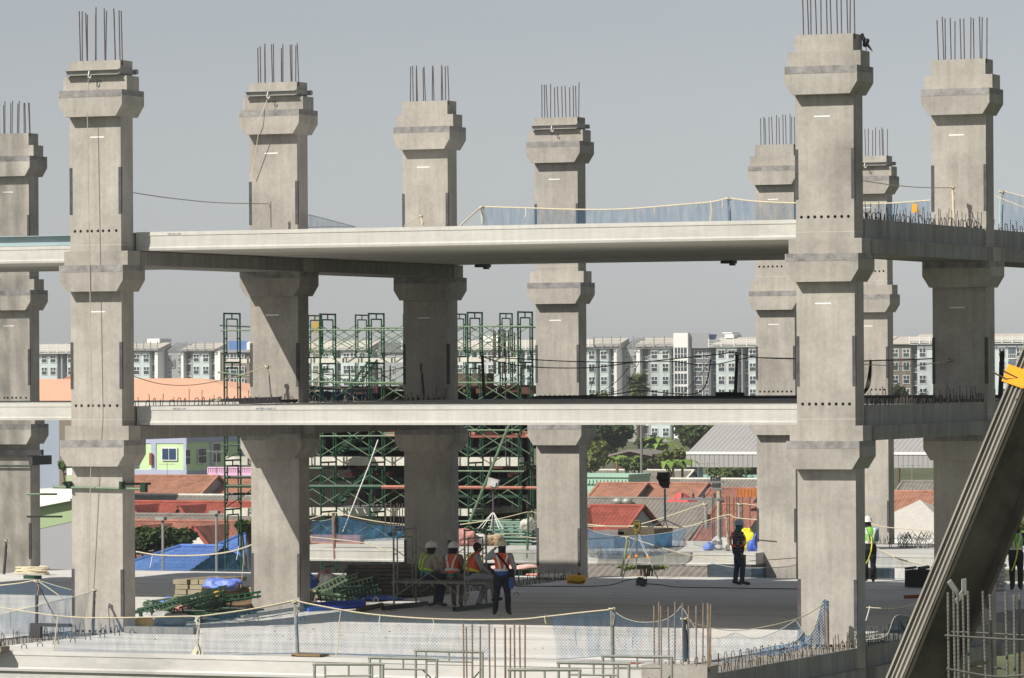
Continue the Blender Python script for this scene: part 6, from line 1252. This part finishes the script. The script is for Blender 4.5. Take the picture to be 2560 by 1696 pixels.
solo('blue_pipes',m,mat('blue_pipe',(.04,.10,.55),.4,var=.1),'bundle of bright blue pipes on the deck right of the second column','pipe')
m=M(); a=atz(895,1532,0); b=atz(955,1518,0); m.tube([a+Vector((0,0,.05)),b+Vector((0,0,.05))],.06,8); solo('dark_pipe',m,timberd,'dark tube lying beside the bright blue pipes','pipe')
bl('flattened blue sheet under the floor beside the green brackets',955,1500,1.4,.12,tarp,80)
a=atz(310,1583,0); b=atz(512,1583,0); m=M(); m.box((a.x,a.y,0.002),(b.x,a.y+.22,.14)); solo('concrete_kerb_block',m,conc2,'long grey concrete strip lying before the scrap pile','block')
# green panel ladder lying behind the net
a=atz(605,1552,0); b=atz(745,1530,0); m=M(); ladder(m,a+Vector((0,0,.08)),b+Vector((0,0,.08)),(-.05,.4,.0),6,.07); solo('grey_ladder',m,galv,'grey ladder lying flat behind the net near the first tall post','ladder')
# lifting loops cast in the deck
lp=M(); lp.tube([(-.05,0,-.02),(-.045,0,.05),(0,0,.08),(.045,0,.05),(.05,0,-.02)],.010,5); LOOP=lp.mesh('lifting_loop'); LOOP.materials.append(rebarg)
for k,(px,py) in enumerate(((60,1622),(100,1617),(140,1611),(182,1606),(220,1600),(256,1595),(293,1590),(330,1584),(640,1552),(757,1552),(1296,1466),(1322,1464),(1345,1460),(1370,1457),(1392,1454),(1291,1490),(905,1505),(940,1503))):
    o=bpy.data.objects.new('lifting_loop',LOOP); C.objects.link(o); o.location=atz(px,py,0); o.scale=(1.2,1.2,1.2); tag(o,'small steel lifting loop standing up from the white deck','loop','lifting loops cast in the deck')
# ---------------------------------------------------------------- stacked cement bags, dark frame, by the boom
c=thing('cement_bags',atz(2500,1476,0),'white cement bags with red print stacked behind the boom','bags'); p=atz(2478,1478,0)
for k in range(7):
    m=M(); m.ball((0,0,.07),1,12,(.27,.22,.085)); o=remeshed('bag',m,sack,c,.03,1,.015,6); o.location=p-ORG[c]+Vector((.12+.03*(k%2),0,k*.115)); m=M(); m.box((-.05,-.235,.04),(.08,-.215,.10)); o2=part('print',m,redm,o,local=True)
a=atz(2262,1470,0); c=thing('steel_frame_stack',a,'black steel frame stack half behind the boom','frame'); m=M()
for k in range(4): m.box((a.x,a.y+k*.2,.02),(a.x+1.6,a.y+k*.2+.05,.45)); 
for k in range(5): m.box((a.x+k*.35,a.y,.46),(a.x+k*.35+.06,a.y+.8,.52+.02*k))
part('frame',m,black,c)
m=M(); a=atz(2260,1498,0); m.tube([a+Vector((0,0,.05)),a+Vector((1.2,.2,.1))],.05,6); solo('red_bar',m,mat('rusty_orange',(.30,.08,.03),.7),'short rusty orange bar on the shaded deck near the boom','bar')
net('blue net heap among the hooked bars right of the tallest column',smooth([atz(2165,1600,.25),atz(2215,1590,.5),atz(2240,1540,.8),atz(2290,1545,.7)]),[atz(2165,1610,.02),atz(2215,1606,.02),atz(2250,1600,.02),atz(2300,1590,.02)],netb,.1,40)
rope('tan rope right of the tallest column above the hooked bars',smooth([aty(2166,1519,2),aty(2240,1521,2),aty(2290,1508,2)]),.010)
strand('white knotted tail hanging right of the tallest column foot',[(2175,1516),(2170,1535),(2165,1552)],1.9,.012,white)
# ---------------------------------------------------------------- foreground door-frame scaffold tops
def px_frame(lab,x0,x1,yt,D,gl=True,inner=True,broll=0):
    a=atd(x0,yt,D); b=atd(x1,yt+broll,D); g2=galv if gl else greenl; c=thing('scaffold_section',(a.x,a.y,a.z-2),lab,'frame','scaffold frame tops at the bottom edge'); u=(b-a).normalized(); L=(b-a).length; dz=Vector((0,0,1)); m=M()
    m.tube([a,a-dz*2],.026,8); m.tube([b,b-dz*2],.026,8); part('leg',m,g2,c)
    m=M(); m.tube([a-u*.03,b+u*.03],.026,8); part('top_rail',m,g2,c); i=a+u*L*.155-dz*.19; j=b-u*L*.155-dz*.19; m=M(); m.tube([a+u*L*.155-dz*.03,i,i-dz*1.6],.018,6); m.tube([b-u*L*.155-dz*.03,j,j-dz*1.6],.018,6); m.tube([i,j],.018,6); k=(i+j)/2; m.tube([k,k+dz*.19],.018,6); part('inner_rail',m,g2,c)
    m=M(); m.tube([a-dz*.35+u*.12,a-dz*1.1+u*.9],.013,5); m.tube([b-dz*.3,b-dz*1.0-u*.6],.013,5); part('brace',m,greend,c)
px_frame('front left scaffold frame top at the bottom edge below the first tall post',786,957,1661,76)
px_frame('second scaffold frame top, right behind the front left one',924,1092,1645,81,broll=3); px_frame('third scaffold frame top from left, beside the centre starter bars',1039,1206,1627,86,broll=4)
px_frame('low scaffold frame top right of the centre starter bars',1274,1449,1675,70); px_frame('scaffold frame top below the second tall post',1396,1572,1657,74,broll=3); px_frame('highest scaffold frame top crossing in front of the low stub column',1507,1679,1641,79,broll=2)
# rusty angle brackets holding the posts
for q,(px,py) in enumerate(((733,1638),(1521,1663))):
    a=aty(px,py,YF-.1); m=M(); m.box((a.x-.02,YF-.14,a.z-.55),(a.x+.07,YF-.06,a.z)); m.box((a.x-.02,YF-.14,a.z-.02),(a.x+.6,YF+.3,a.z+.03)); solo('angle_bracket',m,mat('rusty_bracket%d'%q,((.22,.15,.08) if q==0 else (.30,.10,.04)),.8,var=.3),['rusty angle bracket under the first tall post','reddish angle bracket under the second tall post'][q],'bracket')
# ---------------------------------------------------------------- boom: inclined weathered steel H-section with cables
Db=60; A=atd(2190,1830,Db); B=atd(2658,700,Db); ax=(B-A).normalized(); view=Vector((-sT,cT,0)); side=ax.cross(view).normalized()
if side.dot(Vector((cT,sT,0)))<0: side=-side
dep=ax.cross(side); dep=dep if dep.dot(view)>0 else -dep
ph=.50; e1=(side*math.cos(ph)+dep*math.sin(ph)); e2=(dep*math.cos(ph)-side*math.sin(ph))     # e1 web direction, e2 flange direction
L=(B-A).length
def bar(m,o1,o2,w1,w2,l0=0,l1=None):   # box along axis; o1,o2 centre offsets in e1,e2
    l1=L if l1 is None else l1; R=Matrix((e1,e2,ax)).transposed(); m.obox(A+e1*o1+e2*o2+ax*((l0+l1)/2),(w1,w2,l1-l0),R); return m
c=thing('crane_boom',A,'huge inclined weathered steel H section with rails crossing the lower right corner','boom')
hw=.42; fw=.38
m=M(); bar(m,.35,0.02,.64,.03); part('web',m,boomm,c)
m=M(); bar(m,0,0,.05,fw); part('flange',m,boomf,c); m=M(); bar(m,.70,0,.05,fw); part('far_flange',m,boomm,c)
for q,(o,w_) in enumerate(((-.15,.03),(-.05,.025),(.05,.03),(.16,.04))): m=M(); bar(m,-.045,o,.04,w_); part('rail',m,boomf if q!=1 else steell,c)
m=M(); bar(m,-.028,-.005,.006,.03); bar(m,-.028,.11,.006,.05); part('seam',m,black,c)
m=M(); bar(m,-.10,-.28,.025,.025); part('cable',m,rustd,c)
# orange clamp
l0=((atd(2560,950,Db)-A).dot(ax)); m=M(); bar(m,.16,-.02,.52,.60,l0-.12,l0+.12); o=part('clamp',m,orange,c); m=M(); bar(m,.30,-.335,.12,.03,l0-.04,l0+.05); part('clamp_bolt',m,yellow,o)
m=M(); p=atd(2480,930,Db-.4); m.tube([p,atd(2515,948,Db-.4),atd(2545,946,Db-.4),atd(2508,928,Db-.4)],.012,5); part('hook_bar',m,rust,c)
# paper scraps taped on web
m=M(); 
for (x,y),ang in (((2383,1468),.5),((2401,1490),-1.3),((2410,1468),1.1)):
    t=atd(x,y,Db-.25); R=Matrix((e1,e2,ax)).transposed()@Matrix.Rotation(ang,3,'Y'); m.obox(t,(.22,.006,.07),R)
part('tape_scrap',m,white,c)
# ---------------------------------------------------------------- rebar cage at lower right
Dc=50; s=F/Dc; c=thing('rebar_cage',atd(2465,1760,Dc),'dense ribbed rebar cage of a column at the lower right corner','rebar')
def ribbar(p,q,r=.0145):
    p,q=Vector(p),Vector(q); n=int((q-p).length/.022); pts=[];rr=[]
    for i in range(n+1): pts.append(p.lerp(q,i/n)); rr.append(r*(1.13 if i%2 else .9))
    m=M(); m.tube(pts,rr,7); return m
for px,yt,dd,off in ((2370,1481,0,3),(2384,1478,.3,5),(2394,1476,.15,4),(2407,1475,.35,6),(2420,1478,.1,4),(2457,1478,.7,10),(2475,1486,.6,8),(2514,1479,.65,6),(2535,1487,.2,3),(2549,1486,.25,0),(2572,1480,.5,0)):
    part('bar',ribbar(atd(px,yt,Dc+dd),atd(px+off,1760,Dc+dd)),rebarg,c)
for pts in (((2362,1589),(2470,1596),(2560,1600),(2620,1598)),((2378,1580),(2470,1584),(2560,1589),(2620,1590)),((2366,1672),(2420,1682),(2490,1692),(2560,1688),(2620,1684)),((2420,1664),(2455,1668)),((2485,1670),(2515,1672))):
    m=M(); pp=smooth([atd(x,y,Dc-.05+.5*(pts[0][0]>2370)) for x,y in pts],4); m.tube(pp,.013,6); part('tie',m,rebarg,c)
# crow on the tallest column
p=COLS['F'].location; p=Vector((p.x+E+.0-.08,DP/2-.05,ZB[3]+.88)); c=thing('crow',p,'black crow perched on the shoulder of the tallest column','bird')
m=M(); m.cap(p+Vector((-.0,0,.14)),p+Vector((.05,0,.22)),.055,.05,10); m.cap(p+Vector((.0,0,.20)),p+Vector((-.045,0,.31)),.05,.032,10); m.ball(p+Vector((-.055,0,.345)),.036,10); m.cap(p+Vector((.05,0,.14)),p+Vector((.16,0,.0)),.035,.012,8); m.tube([p+Vector((-.08,0,.35)),p+Vector((-.125,0,.335))],[.014,.003],6)
me=m.mesh('x',(0,0,0)); o=remeshed('body',m,black,None,.012,3); o.parent=c; o.location=-p
m=M(); m.tube([p+Vector((.02,.02,.12)),p+Vector((.02,.02,0))],.006,5); m.tube([p+Vector((.03,-.02,.12)),p+Vector((.03,-.02,0))],.006,5); part('legs',m,black,c)
# lattice crane boom outside the frame, its shadow falls on the left column
tw=Vector((-.58,-1,1.02)); Lc=Vector((COLS['L'].location.x,COLS['L'].location.y-DP/2,0))
c=thing('crane_lattice',Lc+Vector((0,0,6))+tw*26,'lattice crane boom standing left of the camera view','crane'); m=M(); b0=Lc+tw*30+Vector((-.2,0,-22)); b1=Lc+tw*30+Vector((-.9,0,20)); off=[Vector((0,0,0)),Vector((1.1,0,0)),Vector((1.1,1.1,0)),Vector((0,1.1,0))]
for o_ in off: m.tube([b0+o_,b1+o_],.06,6)
n=22
for k in range(n):
    p=b0.lerp(b1,k/n); q=b0.lerp(b1,(k+1)/n)
    for i in range(4): m.tube([p+off[i],q+off[(i+1)%4]],.035,5)
part('mast',m,orange,c)

# scattered offcuts and grit on the working deck
m=M(); rnd=random.Random(77)
for k in range(90):
    x,y=rnd.choice(((3,-2),(6,2),(12,-4),(9,9),(4,20),(13,14),(2,24))); x+=rnd.gauss(0,1.6); y+=rnd.gauss(0,1.6); x=min(max(x,1),15.5); y=max(y,-6); q=rnd.uniform(.008,.03); R=Matrix.Rotation(rnd.uniform(0,3),3,'Z'); m.obox((x,y,.006+q*.15),(q*rnd.uniform(1,3.5),q,q*.3),R)
for k in range(90):
    p=atz(rnd.uniform(300,1000),rnd.uniform(1480,1600),0); q=rnd.uniform(.01,.035); m.obox((p.x,p.y,.006+q*.2),(q*rnd.uniform(1,5),q,q*.4),Matrix.Rotation(rnd.uniform(0,3),3,'Z'))
solo('debris',m,mat('debris',(.36,.33,.28),.9,var=.5,scale=3),None,None,kind='stuff',org=(8,5,0))
# ---------------------------------------------------------------- haze
hm=bpy.data.materials.new('haze_air'); hm.use_nodes=True; nt=hm.node_tree; nt.nodes.remove(nt.nodes['Principled BSDF'])
pv=nt.nodes.new('ShaderNodeVolumePrincipled'); pv.inputs['Color'].default_value=(.93,.95,1,1); pv.inputs['Density'].default_value=.00017; pv.inputs['Anisotropy'].default_value=.2
nt.links.new(pv.outputs['Volume'],nt.nodes['Material Output'].inputs['Volume'])
m=M(); m.box((-4000,-450,GZ-8),(4000,5000,22)); o=solo('haze',m,hm,None,None,kind='stuff',org=(0,0,0))
# ---------------------------------------------------------------- light, sky, camera
sc=bpy.context.scene
bpy.data.objects.remove(RT); bpy.data.scenes.remove(TS)
w=bpy.data.worlds.new('World'); sc.world=w; w.use_nodes=True; nt=w.node_tree; n=nt.nodes; l=nt.links
bg=n['Background']; sky=n.new('ShaderNodeTexSky'); sky.sky_type='NISHITA'; sky.sun_disc=False
tow=Vector((-.58,-1,1.02)).normalized()     # towards the sun
elev=math.asin(tow.z); az=math.atan2(tow.x,tow.y)
sky.sun_elevation=elev; sky.sun_rotation=az; sky.air_density=1.0; sky.dust_density=.35; sky.ozone_density=1.0; sky.altitude=0
hs=n.new('ShaderNodeHueSaturation'); hs.inputs['Saturation'].default_value=.22; hs.inputs['Value'].default_value=1.0
l.new(sky.outputs['Color'],hs.inputs['Color']); tn=n.new('ShaderNodeMix'); tn.data_type='RGBA'; tn.blend_type='MULTIPLY'; tn.inputs[0].default_value=1; tn.inputs[7].default_value=(.95,.985,1.045,1)
l.new(hs.outputs['Color'],tn.inputs[6]); l.new(tn.outputs[2],bg.inputs['Color']); bg.inputs['Strength'].default_value=.069
sd=bpy.data.lights.new('sun','SUN'); sd.energy=5.0; sd.angle=math.radians(.53); sd.color=(1,.945,.85)
so=bpy.data.objects.new('sun',sd); C.objects.link(so); so.rotation_euler=tow.to_track_quat('Z','Y').to_euler()
cd=bpy.data.cameras.new('camera'); co=bpy.data.objects.new('camera',cd); C.objects.link(co)
cd.sensor_width=36; cd.lens=F*36/2560; cd.clip_end=6000; cd.clip_start=1
right=Vector((cT,sT,0)); fwd=Vector((-sT*cP,cT*cP,sP)); up=right.cross(fwd)
# camera rolled so that level lines rise to the right
r2=right*cR-up*sR; u2=right*sR+up*cR
Rm=Matrix((r2,u2,-fwd)).transposed().to_4x4(); Rm.translation=Vector((CX,CY,ZC)); co.matrix_world=Rm
sc.camera=co
vs=sc.view_settings; vs.view_transform='Standard'; vs.look='None'; vs.exposure=.14; vs.gamma=1
sc.render.resolution_x=1024; sc.render.resolution_y=678
sc.cycles.transparent_max_bounces=24
